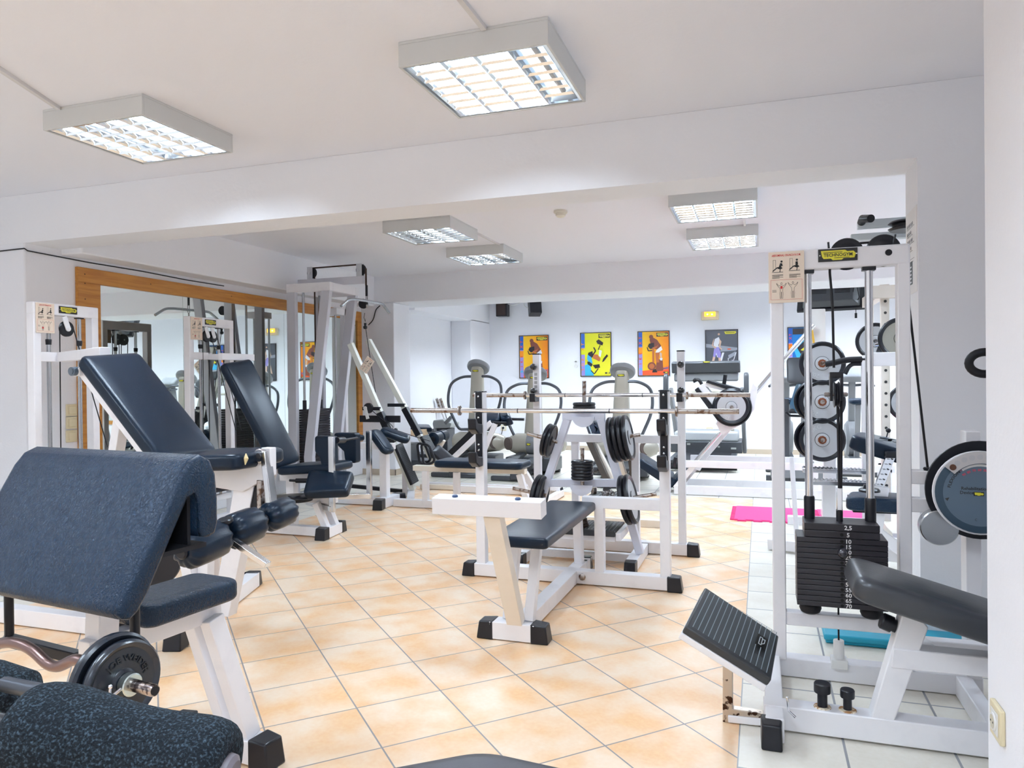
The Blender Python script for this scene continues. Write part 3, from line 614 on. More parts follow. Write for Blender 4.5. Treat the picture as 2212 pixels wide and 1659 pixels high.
# seat, its post and rails
b = B(); P = V((.292, 2.665, .502)); D = V((.962, 0, -.272)); b.pad(TF(P+D*.36, D, (.272, 0, .962)), .78, .325, .082, r=.026, bulge=.006, round_end=.05); obj('seat_pad', b, mat('seat_leather', (.030, .034, .042), .36, bump=(14, .35, (.6, 8, 8)), spec=.6, coat=.1), t)
b = B(); b.prism([(.335, 2.655, .085), (.405, 2.655, .085), (.505, 2.655, .40), (.475, 2.655, .44), (.43, 2.655, .44)], (0, .07, 0)); obj('seat_post', b, WM, t, bevel=.004)
b = B(); b.prism([(.395, 2.65, .26), (.40, 2.65, .325), (1.2, 2.65, .325), (1.2, 2.65, .262)], (0, .07, 0)); b.bar((.50, 3.0, .24), (1.2, 3.0, .24), .05, .035); b.bar((.52, 2.7, .30), (.52, 3.02, .25), .05, .04); obj('seat_rail', b, WM, t, bevel=.004)
b = B(); d = V((-.93, 0, .36)); p = V((.455, 2.69, .37)); b.lathe(p, d, [(0, .016), (.018, .016), (.018, .021), (.055, .021), (.055, .027), (.085, .027), (.090, .023)], 24); obj('adjusting_knob', b, BP, t)
for x, r in ((.190, .026), (.268, .022)):
    b = B(); b.lathe((x, 2.69, .088), (0, 0, 1), [(0, .029), (.004, .027)], 24); obj('weld_collar', b, mat('flaking_paint', (.78, .70, .55), .6, var=(60, (.35, .17, .06), .45, .55)), t)
    b = B(); b.lathe((x, 2.69, .090), (0, 0, 1), [(0, r*.62), (r*1.9, r*.62), (r*1.9, r), (r*1.9+.004, r*1.04), (r*3.0, r*1.04), (r*3.15, r*.93)], 28); obj('locking_knob', b, BP, t)
# foot plate on its rusty bracket
k = lambda u, v, y: aY(u, v, y)
c0, c1, c2, c3 = k(1481, 1352, 2.52), k(1524, 1268, 2.86), k(1683, 1374, 2.86), k(1667, 1468, 2.52)
nn = (c1-c0).cross(c3-c0).normalized(); nn = nn if nn.z > 0 else -nn
def plateq(s0, s1, ins): 
    m_ = (c0+c1+c2+c3)/4
    q = [m_+(p-m_)*(1-ins) for p in (c0, c3, c2, c1)]
    return [p+nn*s0 for p in q]+[p+nn*s1 for p in q]
b = B(); b.hexa(plateq(-.055, -.030, .0)); obj('foot_board', b, WM, t, bevel=.003)
b = B(); b.hexa([p for p in plateq(-.030, 0, 0)]); o = obj('foot_rubber', b, RIB, t, bevel=.006)
def pq(a, c, h): return c0+(c3-c0)*a+(c1-c0)*c+nn*h
b = B()
for i in range(15):
    a = .07+.86*i/14; b.quad(pq(a-.005, .05, .002), pq(a+.005, .05, .002), pq(a+.005, .94, .002), pq(a-.005, .94, .002))
obj('rubber_ridges', b, mat('ridge_dusty', (.25, .30, .33), .6), o, smooth=False)
b = B()
for i in range(14):
    a = .07+.86*i/14
    for j in range(44):
        if .28 < .06+.0203*j < .60 and i in (11, 12): continue
        c = .06+.0203*j; b.quad(pq(a+.009, c, .0014), pq(a+.052, c, .0014), pq(a+.052, c+.007, .0014), pq(a+.009, c+.007, .0014))
obj('rubber_grooves', b, mat('groove_dusty', (.10, .12, .135), .6), o, smooth=False)
b = B(); b.quad(pq(.735, .44, .003), pq(.735, .68, .003), pq(.86, .68, .003), pq(.86, .44, .003)); q = obj('foot_badge', b, INK['badge'], o, smooth=False)
b = B()
for (a0, e0), (a1, e1) in (((.77, .48), (.77, .63)), ((.77, .63), (.80, .63)), ((.80, .63), (.80, .48)), ((.80, .48), (.77, .48)), ((.80, .50), (.83, .54)), ((.83, .54), (.83, .62)), ((.83, .62), (.80, .60))):
    pa, pb = pq(a0, e0, .004), pq(a1, e1, .004); b.bar(pa, pb, .0025, .001, up=nn)
obj('embossed_mark', b, mat('mark_grey', (.45, .5, .52), .5), o)
RS = mat('pitted_chrome', (.60, .52, .44), .35, .85, var=(38, (.05, .022, .012), .56, .62))
b = B(); yb = 2.672; b.prism([k(1561, 1560, yb), k(1561, 1425, yb), k(1583, 1440, yb), k(1583, 1532, yb), k(1650, 1543, yb), k(1655, 1572, yb)], (0, .035, 0)); obj('bracket', b, RS, t, bevel=.003)
b = B(); b.bar((-.118, 2.69, .015), (.02, 2.69, .02), .05, .025); obj('slide_tube', b, WM, t, bevel=.003)
b = B(); b.tube([(.075, 2.60, .145), (.079, 2.60, .10), (.10, 2.595, .083)], .004, 8); obj('spring_clip', b, CHR, t)
# range-of-motion dial
cx, cz = .737, .790
b = B(); b.lathe((cx+.02, Yt-.07, cz), (0, -1, 0), [(0, .180), (.012, .180)], 48); obj('cam_wheel', b, BP, t, bevel=.002)
b = B(); b.lathe((cx, 3.02, cz), (0, -1, 0), [(0, .150), (.012, .150)], 48); obj('dial_rim', b, WM, t, bevel=.002)
b = B(); b.lathe((cx, 3.005, cz), (0, -1, 0), [(0, .143), (.004, .143), (.005, .139)], 48); o = obj('dial', b, mat('dial_blue', (.035, .07, .11), .45), t)
b = B(); b.lathe((cx, 2.9996, cz), (0, -1, 0), [(0, .118), (.0006, .118)], 48); obj('dial_face', b, mat('dial_face_blue', (.115, .17, .235), .45), o)
b = B(); yy = 2.992
pts = [(cx+r*math.sin(a), yy, cz+r*math.cos(a)) for r, rng in ((.150, range(-11, 12)), (.108, range(11, -12, -1))) for a in [math.radians(4.6*kk) for kk in rng]]
b.prism(pts, (0, -.008, 0)); o2 = obj('hole_band', b, mat('band_steel', (.62, .60, .60), .35, .3), t)
b = B()
for kk in range(-3, 5):
    a = math.radians(11*kk-2); b.lathe((cx+.131*math.sin(a), yy-.0084, cz+.131*math.cos(a)), (0, -1, 0), [(0, .0095), (.0006, .0095)], 20)
obj('stop_hole', b, mat('hole_grey', (.55, .55, .57), .5), o2, smooth=False)
b = B(); a = math.radians(-44); b.lathe((cx+.128*math.sin(a), yy-.008, cz+.128*math.cos(a)), (0, -1, 0), [(0, .011), (.003, .010)], 20); obj('rusty_bolt', b, mat('bolt_rust', (.12, .05, .03), .7), o2)
b = B(); Td = FACE((cx, 2.9984, cz)); letters(b, 'FLEXION', Td, .014, arc=.1, a0=math.radians(-60), sx=1.25, bold=.02); letters(b, 'Rehabilitation', Td, .0155, x=-.018, y=.016, bold=.02); letters(b, 'Device', Td, .0155, x=-.043, y=.001, bold=.02); b.quad(*[Td @ V(q) for q in ((-.112, -.022, 0), (-.098, -.018, 0), (-.104, -.031, 0))])
letters(b, 'C', Td, .012, x=-.015, y=-.095)
obj('dial_lettering', b, INK['ink'], o, smooth=False)
b = B()
for kk, s in enumerate(('90', '80', '70', '60', '50', '40')):
    a = math.radians(-38+12*kk); letters(b, s, Td, .0115, arc=.083, a0=a, bold=.03); b.quad(*[Td @ V((.099*math.sin(a+e), (.099 if not dz else .105)*math.cos(a+e), 0)) for e, dz in ((-.03, 0), (.03, 0), (0, 1))])
obj('red_scale', b, mat('scale_red', (.62, .07, .12), .5), o, smooth=False)
badge(FACE((cx-.006, 2.9965, cz-.002)), .032, .014, o, txt=False)
b = B(); b.prism([(cx-.09+.0*i, 2.9985, cz+.088) if 0 else (cx+(.100 if j == 0 else .094)*math.sin(a_), 2.9985, cz+(.104 if j == 0 else .096)*math.cos(a_)) for j, seq in ((0, range(-6, 7)), (1, range(6, -7, -1))) for a_ in [math.radians(6*q_) for q_ in seq]], (0, -.0006, 0)); obj('white_arc', b, INK['white_ink'], o, smooth=False)
b = B(); b.lathe((.625, 3.08, .645), (0, 1, 0), [(0, .062), (.004, .0655), (.05, .0655), (.054, .062)], 40); obj('counterweight', b, mat('turned_steel', (.55, .58, .60), .25, 1), t)
b = B(); b.lathe((.605, Yt, .848), (0, 0, 1), [(0, .016), (.006, .019), (.012, .016)], 24); obj('cable_grommet', b, BP, t)
b = B(); pts = [V((.735+.048*math.cos(a), 2.93, 1.252+.038*math.sin(a))) for a in [2*math.pi*q_/24 for q_ in range(24)]]; b.tube(pts, .0145, 12, closed=True, up=(0, 1, 0)); obj('ring_grip', b, BK, t)
b = B(); b.tube([(.785, 2.93, 1.25), (.83, 2.96, 1.22), (.84, 3.1, .85)], .014, 10, fil=.03); obj('grip_arm', b, WM, t)
# things on and beside it
b = B(); b.box(.27, .86, 3.60, 3.78, 0, .018); b.box(.262, .86, 3.585, 3.79, .018, .045); one('folded_mat', b, mat('turquoise_vinyl', (.01, .34, .50), .4), 'turquoise folded exercise mat lying on the floor behind the abdominal machine', 'exercise mat', bevel=.008, seg=3)
t = thing('wall_notice', 'white printed notice with a black block on the edge of the right pillar', 'notice', (.685, 3.94, 1.75))
T = TF((.6895, 4.075, 1.60), (0, -1, 0), (-1, 0, 0)); b = B(); b.box(0, .26, 0, .40, 0, .001, T); obj('paper', b, mat('paper', (.80, .79, .79), .7), t, smooth=False)
c = Cv(T); c.z = .0016
for i, (n_, ww) in enumerate(((6, .8), (4, .6), (6, .75), (4, .6))):
    y = .325-.038*i
    for q_ in range(n_): c.rect('ink', .03+.19*ww*q_/n_, y, .03+.19*ww*(q_+.55)/n_, y+.016)
    c.rect('ink', .03, y-.007, .03+.22*ww, y-.0045)
for i in range(5): c.rect('ink', .03, .165-.014*i, .2-.02*i, .167-.014*i)
c.rect('ink', .06, .045, .16, .155); 
for i in range(5): c.rect('white_ink', .085, .125-.018*i, .135, .132-.018*i, z=.002)
c.flush(INK, t)
# ================================================================ preacher bench, its bar and the rollers in the left foreground
a_ = math.radians(7.4); Wd = V((math.cos(a_), -math.sin(a_), 0)); Ad = V((math.sin(a_), math.cos(a_), 0)); P0 = V((-1.70, 1.60, 0)); UZ = V((0, 0, 1))
def L3(w, a, z): return P0+Wd*w+Ad*a+UZ*z
t = thing('preacher_curl_bench', 'white preacher curl bench with a wide dark blue leather arm pad in the left foreground', 'weight bench', P0)
# arm pad: folded profile (a, z) swept along the width
outer = [(-.222, .655), (-.236, .672), (-.232, .690), (-.125, .848), (-.052, .975), (-.022, 1.010), (.012, 1.024), (.042, 1.008), (.060, .968), (.066, .90), (.066, .835), (.056, .808), (.035, .800), (.012, .806), (.004, .83), (.004, .895), (-.008, .925), (-.030, .915), (-.075, .835), (-.150, .700), (-.178, .662), (-.200, .648)]
def sect(w, ins=0.):
    cx = sum(p[0] for p in outer)/len(outer); out = []
    n = len(outer)
    for i, (p, q) in enumerate(outer):
        (pa, pz), (na, nz) = outer[i-1], outer[(i+1) % n]; tx, tz = na-pa, nz-pz; l = math.hypot(tx, tz); out.append(L3(w, p+tz/l*ins*-1, q-tx/l*ins*-1))
    return out
b = B(); rg = []
for w, ins in ((-.424, .010), (-.420, .003), (-.41, 0), (-.2, 0), (0, 0), (.15, 0), (.282, 0), (.2845, .0022), (.287, 0), (.296, .003), (.300, .010)):
    rg.append([b.bm.verts.new(p) for p in sect(w, -ins)])
b.loft(rg); obj('arm_pad', b, LW, t, ang=60)
b = B(); b.box(-.40, .286, -.10, .035, .775, .787, M.Translation(P0) @ M.Rotation(-a_, 4, 'Z')); b.box(-.40, .27, -.012, -.002, .787, .92, M.Translation(P0) @ M.Rotation(-a_, 4, 'Z')); obj('backing_board', b, BK, t)
b = B(); b.pad(TF(L3(0.0, .165, .53), Ad, UZ), .33, .20, .068, r=.018, bulge=.004, round_end=.03); obj('seat', b, LW, t)
b = B(); b.bar(L3(0, -.12, .495), L3(0, .32, .495), .05, .065); obj('seat_rail', b, WH, t, bevel=.003)
for w in (-.045, .035):
    b = B(); b.bar(L3(w, .27, .48), L3(w+.055, .365, .08), .045, .06, up=Ad); obj('rear_leg', b, WH, t, bevel=.003)
b = B(); b.bar(L3(-.2, .365, .045), L3(.14, .365, .045), .075, .075); obj('rear_foot', b, WH, t, bevel=.003)
legcap(t, L3(.135, .365, 0), Wd, .088, .092, .07); legcap(t, L3(-.2, .365, 0), -Wd, .088, .092, .07)
b = B(); b.bar(L3(0, -.09, .045), L3(0, .35, .045), .06, .06); b.bar(L3(-.30, -.12, .045), L3(.24, -.12, .045), .075, .075); b.bar(L3(0, -.09, .08), L3(0, -.06, .70), .06, .06, up=Ad); obj('front_frame', b, WH, t, bevel=.003)
legcap(t, L3(-.30, -.12, 0), -Wd, .088, .092, .07); legcap(t, L3(.24, -.12, 0), Wd, .088, .092, .07)
for w in (-.28, .245):
    b = B(); b.bar(L3(w*.2, -.1, .47), L3(w, -.15, .50), .03, .03); b.cyl(L3(w, -.15, .50), L3(w, -.15, .66), .012); b.bar(L3(w, -.14, .50), L3(w, -.27, .500), .022, .022); b.bar(L3(w, -.275, .495), L3(w, -.285, .54), .022, .012); obj('bar_holder', b, BP, t, bevel=.003)
# EZ curl bar with its plates
ax0 = lambda w, da=0, dz=0: L3(w, -.258+da, .53+dz)
t = thing('curl_bar', 'rusty brown zigzag curl bar resting in front of the preacher pad', 'barbell', ax0(-.05))
BR = mat('brown_chrome', (.20, .13, .12), .3, .85)
b = B(); b.tube([ax0(-.42), ax0(-.36), ax0(-.29, -.0, .035), ax0(-.20, 0, -.012), ax0(-.10, 0, .03), ax0(.0, 0, .03), ax0(.09, 0, -.015), ax0(.19, 0, .035), ax0(.265, 0, 0), ax0(.31)], .0135, 14, fil=.05); obj('zigzag_shaft', b, BR, t)
for s in (1, -1):
    b = B(); e = .455 if s > 0 else -.555; i = .30 if s > 0 else -.40
    b.lathe(ax0(i), ax0(e)-ax0(i), [(0, .0135), (.001, .02), (.010, .02), (.011, .0138), (.150, .0138), (.155, .0122)], 24); obj('sleeve', b, mat('scratched_sleeve', (.42, .36, .33), .25, 1, var=(70, (.10, .08, .08), .5, .56)), t)
b = B(); b.cyl(ax0(.455), ax0(.4565), .010); obj('sleeve_plug', b, BK, t)
EMB = mat('embossed_rubber', (.022, .026, .032), .35)
def big_plate(w, r, th, lb, txt):
    c = ax0(w); p = weight_plate(c, Wd, r, th, lb, 'plates on the zigzag curl bar', m=mat('glossy_rubber', (.011, .016, .026), .27, spec=.6))
    if txt:
        T = M.Translation(c+Wd*(th*.235)) @ M((Ad, UZ, Wd)).transposed().to_4x4()
        q = B()
        for dz in (0, .001, .002, .0028): letters(q, 'JOE WEIDER', T, .0205, z=dz, arc=r*.575, a0=math.radians(20), sx=1.12); letters(q, '2.5', T @ M.Rotation(0, 4, 'Z'), .019, z=dz, x=-r*.62, y=-.006); letters(q, 'kg', T, .019, z=dz, x=r*.1, y=-r*.66)
        obj('embossed_name', q, EMB, p, smooth=False)
big_plate(.315, .108, .024, 'larger black weight plate on the zigzag curl bar, behind the smaller one', False)
big_plate(.346, .096, .026, 'black weight plate with embossed lettering on the end of the zigzag curl bar', True)
t = thing('bar_collar', 'chrome screw collar clamping the plates on the zigzag curl bar', 'barbell collar', ax0(.365))
b = B(); b.lathe(ax0(.360), Wd, [(0, .0145), (0, .024), (.003, .0255), (.020, .0255), (.022, .023), (.022, .0145)], 28); obj('ring', b, mat('pale_chrome', (.62, .70, .68), .22, .9), t)
b = B(); b.cyl(ax0(.372, -.024, -.002), ax0(.374, -.056, -.012), .0045); b.tube([ax0(.374, -.050, .012), ax0(.375, -.053, -.015), ax0(.376, -.054, -.05)], .0032, 8); b.sph(ax0(.374, -.050, .014), .0055, 10); obj('wing_screw', b, CHR, t)
# foam rollers of the machine the photographer stands beside
def aDp(u, v, D): return aD(u, v, (-math.sin(YAW)*D, math.cos(YAW)*D, 0), (-math.sin(YAW), math.cos(YAW), 0))
FOAM = mat('black_foam', (.008, .012, .017), .95, bump=(260, 1.0), var=(330, (.06, .10, .135), .50, .74), spec=.25, bumpd=.006)
t = thing('leg_curl_machine', 'leg curl machine with black foam rollers cut off by the lower left corner', 'exercise machine', (-.75, .62, 0))
A1, B1 = aDp(92, 1590, .85), aDp(458, 1668, .83); d = (B1-A1).normalized(); L_ = (B1-A1).length
b = B(); pr = []
for s, r in ((-.028, .030), (-.027, .048), (-.020, .056), (0, .0605), (.03, .0605), (.08, .055), (.12, .0525), (.16, .0545), (L_-.02, .0575), (L_, .056), (L_+.014, .050), (L_+.018, .036), (L_+.015, .028)): pr.append((s, r))
rr = []
R_ = frame(A1, B1)
for s, r in pr:
    q = []
    for i in range(64):
        a = 2*math.pi*i/64; k = 1+random.uniform(-.012, .012); q.append(b.bm.verts.new(A1+d*(s+random.uniform(-.001, .001))+(R_ @ V((r*k*math.cos(a), r*k*math.sin(a), 0)))))
    rr.append(q)
b.loft(rr); obj('foam_roller', b, FOAM, t, sub=1, label='near foam roller')
b = B(); b.lathe(B1+d*.012, d, [(0, .020), (.002, .0235), (.010, .0225), (.014, .017)], 30); obj('roller_cap', b, mat('grey_cap', (.16, .14, .16), .45), t)
b = B(); b.cyl(A1-d*.30, B1+d*.02, .015); obj('axle', b, BP, t)
A2, B2 = aDp(-120, 1500, 1.02), aDp(48, 1522, 1.02); d2 = (B2-A2).normalized(); b = B(); b.lathe(A2, d2, [(0, .05), (.01, .055), (.06, .053), ((B2-A2).length, .045), ((B2-A2).length+.012, .030)], 48); obj('foam_roller', b, FOAM, t, label='far foam roller')
b = B(); b.tube([aDp(10, 1478, .98), aDp(90, 1494, .93)], .010, 12); obj('cross_tube', b, mat('tube_gunmetal', (.06, .07, .09), .3, .6), t)
b = B(); b.bar(A1-d*.08, V((A1.x-.12, A1.y-.1, .1)), .05, .05); b.bar(V((-1.3, .35, .04)), V((-.45, .35, .04)), .06, .06); obj('frame', b, WH, t, bevel=.003)
# bench whose pad corners reach into the bottom edge
t = thing('flat_bench', 'grey-black leather bench whose pad corners poke into the bottom edge of the photo', 'weight bench', (-.35, .6, 0))
GL_ = mat('grey_leather', (.055, .053, .062), .45, bump=(40, .25), spec=.5)
def cpad(u, v, ul, vl, ur, vr, z, L1, L2, nm):
    c, l, r = aZ(u, v, z), aZ(ul, vl, z), aZ(ur, vr, z); e1 = (l-c).normalized()*L1; e2 = (r-c).normalized()*L2; b = B()
    rings = []
    for ins, zz in ((.03, -.07), (.004, -.055), (0, -.035), (.006, -.012), (.02, -.003), (.05, 0), (.09, .001)):
        u1, u2 = e1.normalized(), e2.normalized(); q = []
        for (s1, s2) in ((0, 0), (0, 1), (1, 1), (1, 0)):
            p = c+u1*(ins if s1 == 0 else L1-ins)+u2*(ins if s2 == 0 else L2-ins); k1 = (1 if s1 == 0 else -1); k2 = (1 if s2 == 0 else -1)
            rad = .05
            for k in range(7):
                t_ = k/6; A_ = p+(u1*k1*rad if (s1+s2) % 2 == 0 else u2*k2*rad); C_ = p+(u2*k2*rad if (s1+s2) % 2 == 0 else u1*k1*rad)
                q.append(b.bm.verts.new((A_*(1-t_)**2+p*2*t_*(1-t_)+C_*t_**2)+UZ*zz))
        rings.append(q)
    b.loft(rings); obj(nm, b, GL_, t)
cpad(1045, 1612, 790, 1659, 1262, 1659, .45, .34, .7, 'seat_pad'); cpad(1490, 1648, 1380, 1662, 1620, 1662, .45, .28, .3, 'head_pad')
b = B(); b.bar((-.35, .2, .36), (.15, .62, .36), .05, .05); b.bar((-.2, .35, .0), (-.2, .35, .36), .05, .05); b.bar((.05, .55, .0), (.05, .55, .36), .05, .05); obj('frame', b, WH, t, bevel=.003)
# ================================================================ selectorised machines along the mirror wall
SIDE = lambda p: TF(p, (0, 1, 0), (1, 0, 0))     # plane facing +X: x to the far end of the room, y up
ROD = mat('guide_steel', (.45, .46, .48), .22, 1)
def tower(t, X, Y0, Y1, zt, title, pulleys, midz=1.385, stackz=.62, sw=.125):
    b = B(); b.box(X-.06, X, Y0, Y0+.05, .0, zt-.01); obj('near_post', b, WH, t, bevel=.004)
    b = B(); b.box(X-.06, X, Y1-.05, Y1, .0, zt-.01); obj('far_post', b, WH, t, bevel=.004)
    b = B(); b.box(X-.061, X+.001, Y0-.001, Y1+.001, zt-.075, zt); obj('top_beam', b, WH, t, bevel=.006, seg=3)
    b = B(); b.box(X-.055, X-.005, Y0+.05, Y1-.05, .2, .25); obj('stack_rail', b, WH, t, bevel=.003)
    ym = (Y0+Y1)/2
    for y in (ym-.11, ym+.11):
        b = B(); b.cyl((X-.03, y, .25), (X-.03, y, zt-.075), .0125); obj('guide_rod', b, ROD, t)
        b = B(); b.lathe((X-.03, y, zt-.26), (0, 0, 1), [(0, .016), (.03, .018), (.035, .016)], 20); obj('rod_stop', b, BP, t)
        b = B(); b.box(X-.05, X-.01, y-.02, y+.02, zt-.083, zt-.074); obj('rod_clamp', b, BP, t)
    n = int((stackz-.28)/.021)
    b = B()
    for i in range(n): b.box(X-.10, X+.03, ym-.15, ym+.15, .28+.021*i, .28+.021*i+.0195)
    obj('weight_stack', b, MT['stack_black'], t, bevel=.002)
    for dy in pulleys:
        y = Y0+dy; z = zt-.155
        b = B(); b.lathe((X-.012, y, z), (1, 0, 0), [(0, .046), (.004, .05), (.009, .043), (.013, .043), (.018, .05), (.022, .046)], 32); obj('pulley', b, BP, t)
        b = B(); b.bar((X+.015, y-.028, zt-.08), (X+.015, y, z), .034, .006, up=(1, 0, 0)); b.cyl((X+.011, y, z), (X+.019, y, z), .017); b.cyl((X-.012, y, z), (X+.024, y, z), .008); obj('pulley_bracket', b, WH, t)
        b = B(); b.cyl((X, y-.048, z), (X-.005, y-.05, stackz), .0035, seg=8); obj('cable', b, BK, t)
        b = B(); b.cyl((X, y+.048, z+.01), (X+.15, y+.16, .80), .0035, seg=8); obj('cable', b, BK, t)
    b = B(); b.box(X-.055, X+.0, Y0+.045, Y0+.26, midz-.03, midz+.03); obj('mid_rail', b, WH, t, bevel=.003)
    machine_sign(SIDE((X+.006, Y0+.012, zt-.19)), sw, .185, title, t, muscle='legs')
    badge(SIDE((X+.006, Y0+sw+.11, zt-.036)), .13, .044, t)
# ---- leg extension
X1 = -4.2
t = thing('leg_extension_machine', 'white leg extension machine with a wide tilted black backrest on the left', 'exercise machine', (-3.2, 3.1, 0))
tower(t, X1, 3.31, 3.775, 1.722, 'LEG EXTENSION', (.225,))
b = B(); b.bar((X1-.01, 3.50, 1.385), (-3.22, 2.93, 1.375), .05, .058); obj('backrest_arm', b, WH, t, bevel=.003)
tn, tf, bf, bn = aX(176, 764, -3.15), aX(300, 757, -3.15), aX(474, 972, -2.6), aX(345, 986, -2.6)
def quad_pad(c, H, name, parent, m=LE, r=.022, bulge=.008, rad=.03, **k):
    """cushion whose top face has the four corners c (in order), thickness H below"""
    c = [V(p) for p in c]; n = ((c[1]-c[0]).cross(c[3]-c[0])).normalized()
    if n.dot(CC-c[0]) < 0: n = -n
    ctr = sum(c, V())/4; b = B(); rg = []
    size = min((c[1]-c[0]).length, (c[3]-c[0]).length)
    def ring(ins, h):
        s = 1-2*ins/size; q = []; rr_ = rad
        P_ = [ctr+(p-ctr)*s+n*h for p in c]
        for i in range(4):
            a_2 = (P_[i-1]-P_[i]).normalized()*rr_; b_2 = (P_[(i+1) % 4]-P_[i]).normalized()*rr_
            for kk in range(6):
                t_ = kk/5; q.append(b.bm.verts.new((P_[i]+a_2)*(1-t_)**2+P_[i]*2*t_*(1-t_)+(P_[i]+b_2)*t_*t_))
        return q
    for k_ in range(5): tt = math.pi/2*k_/4; rg.append(ring(r*(1-math.sin(tt)), -H+r*(1-math.cos(tt))))
    for k_ in range(5): tt = math.pi/2*k_/4; rg.append(ring(r*(1-math.cos(tt)), -r+r*math.sin(tt)))
    rg.append(ring(size*.18, bulge*.7)); rg.append(ring(size*.36, bulge))
    b.loft(rg); return obj(name, b, m, parent, **k)
quad_pad((tn, tf, bf, bn), .075, 'backrest', t)
nrm = (tf-tn).cross(bn-tn).normalized(); nrm = -nrm if nrm.dot(CC-tn) < 0 else nrm
m0, m1 = (tn+tf)/2-nrm*.10, (bn+bf)/2-nrm*.10
b = B(); e = (tn-tf).normalized()*.13; b.bar(m0+e, m1+e, .03, .045, up=nrm); b.bar(m0-e, m1-e, .03, .045, up=nrm); b.bar(m0+(m1-m0)*.03-e*1.3, m0+(m1-m0)*.03+e*1.3, .04, .04); obj('backrest_frame', b, WH, t, bevel=.003)
b = B(); q = m0+e*1.25+(m1-m0)*.02; b.cyl(q, q+e.normalized()*.03, .022); b.cyl(q+e.normalized()*.03, q+e.normalized()*.034, .014); obj('hinge_knob', b, mat('knob_blue', (.10, .13, .17), .3), t)
b = B(); b.bar(m0+(m1-m0)*.3, (-3.3, 2.95, .3), .06, .05, up=nrm); b.bar(m0+(m1-m0)*.75, (-2.62, 2.9, .12), .06, .05, up=(0, 1, 0)); obj('strut', b, WH, t, bevel=.003)
quad_pad(((-2.62, 2.68, .875), (-2.60, 3.05, .880), (-2.21, 3.06, .895), (-2.21, 2.69, .895)), .075, 'seat', t, rad=.05)
b = B(); b.tube([(-2.20, 2.74, .842), (-2.198, 2.745, .87), (-2.203, 2.75, .892)], [.002, .011, .002], 10, ry=None); obj('seat_tear', b, mat('torn_foam', (.75, .62, .34), .8), t, label='yellow foam showing through a tear')
b = B(); b.prism([(-2.6, 2.84, .73), (-2.6, 2.84, .80), (-2.25, 2.84, .815), (-2.19, 2.84, .91), (-2.14, 2.84, .91), (-2.14, 2.84, .78), (-2.3, 2.84, .70)], (0, .045, 0)); obj('seat_frame', b, WH, t, bevel=.004)
b = B(); b.prism([(-2.36, 2.855, .71), (-2.24, 2.855, .75), (-2.40, 2.855, .10), (-2.50, 2.855, .10)], (0, .06, 0)); b.bar((-2.55, 2.9, .72), (-2.62, 2.95, .06), .06, .05, up=(0, 1, 0)); obj('front_leg', b, WH, t, bevel=.003)
pv = V((-2.165, 2.85, .875)); ax_ = V((-2.12, 2.80, .600))
b = B(); b.bar(pv+V((0, -.012, .02)), ax_+V((0, .03, 0)), .05, .028, up=(1, 0, 0)); b.cyl(pv+V((-.02, -.035, 0)), pv+V((-.02, .025, 0)), .032); obj('swing_arm', b, CHR, t, bevel=.004)
b = B(); b.cyl(pv+V((-.018, -.036, 0)), pv+V((-.018, -.042, 0)), .012); b.cyl(pv+V((.026, -.005, -.19)), pv+V((.034, -.005, -.19)), .012); obj('pivot_bolt', b, DST, t)
b = B(); b.box(-2.36, -2.21, 2.862, 2.872, .60, .75); obj('side_guard', b, BK, t, bevel=.01)
b = B(); b.box(-2.215, -2.190, 2.835, 2.865, .60, .76); obj('guard_plate', b, STL, t, bevel=.003)
e0, e1 = V((-2.12, 2.27, .560)), V((-2.12, 2.99, .612)); dr = (e1-e0).normalized()
b = B(); b.cyl(e0+dr*.02, e1-dr*.02, .016); obj('roller_axle', b, CHR, t)
def gathered(p, d, L_, r, parent, nm='leg_roller', m=LE):
    """stuffed leather roller with gathered ends"""
    R_ = frame(p, p+d); b = B(); rg = []
    for s, rr_, wv in ((.004, .30, .0), (0, .45, .05), (.004, .62, .12), (.012, .80, .10), (.028, .95, .045), (.05, 1.0, .01), (.5, 1.01, 0), (L_-.05, 1.0, .01), (L_-.028, .95, .045), (L_-.012, .80, .10), (L_-.004, .62, .12), (L_, .45, .05), (L_-.004, .3, 0)):
        s = L_/2 if s == .5 else s; q = []
        for i in range(56):
            a = 2*math.pi*i/56; k = rr_*(1+wv*.8*(math.cos(a*11)))
            q.append(b.bm.verts.new(p+d*s+(R_ @ V((r*k*math.cos(a), r*k*math.sin(a), 0)))))
        rg.append(q)
    b.loft(rg); o = obj(nm, b, m, parent, ang=60)
    b = B(); b.lathe(p+d*.002, -d, [(0, r*.33), (.008, r*.36), (.014, r*.28)], 24); obj('roller_cap', b, BP, o); return o
gathered(e0+dr*.0, dr, .225, .078, t); gathered(e0+dr*.255, dr, .20, .076, t); gathered(e0+dr*.50, dr, .19, .068, t)
b = B(); b.bar(e0+dr*.24+V((-.02, 0, .01)), e0+dr*.24+V((.21, 0, -.11)), .035, .022); obj('length_slide', b, CHR, t, bevel=.002)
b = B(); q = e0+dr*.24+V((.02, -.01, .02)); b.cyl(q, q+V((0, -.01, .035)), .006); b.lathe(q+V((0, -.01, .035)), (0, -.2, 1), [(0, .026), (.004, .031), (.016, .031), (.020, .027)], 26); obj('slide_knob', b, BP, t)
b = B(); b.bar((-4.2, 2.72, .045), (-2.98, 2.72, .045), .07, .08); b.bar((-2.56, 2.72, .045), (-2.86, 3.62, .045), .075, .08); b.bar((-4.22, 2.72, .04), (-4.22, 3.75, .04), .06, .07); b.bar((-4.2, 3.5, .04), (-2.85, 3.35, .04), .06, .07); obj('base_frame', b, WH, t, bevel=.003)
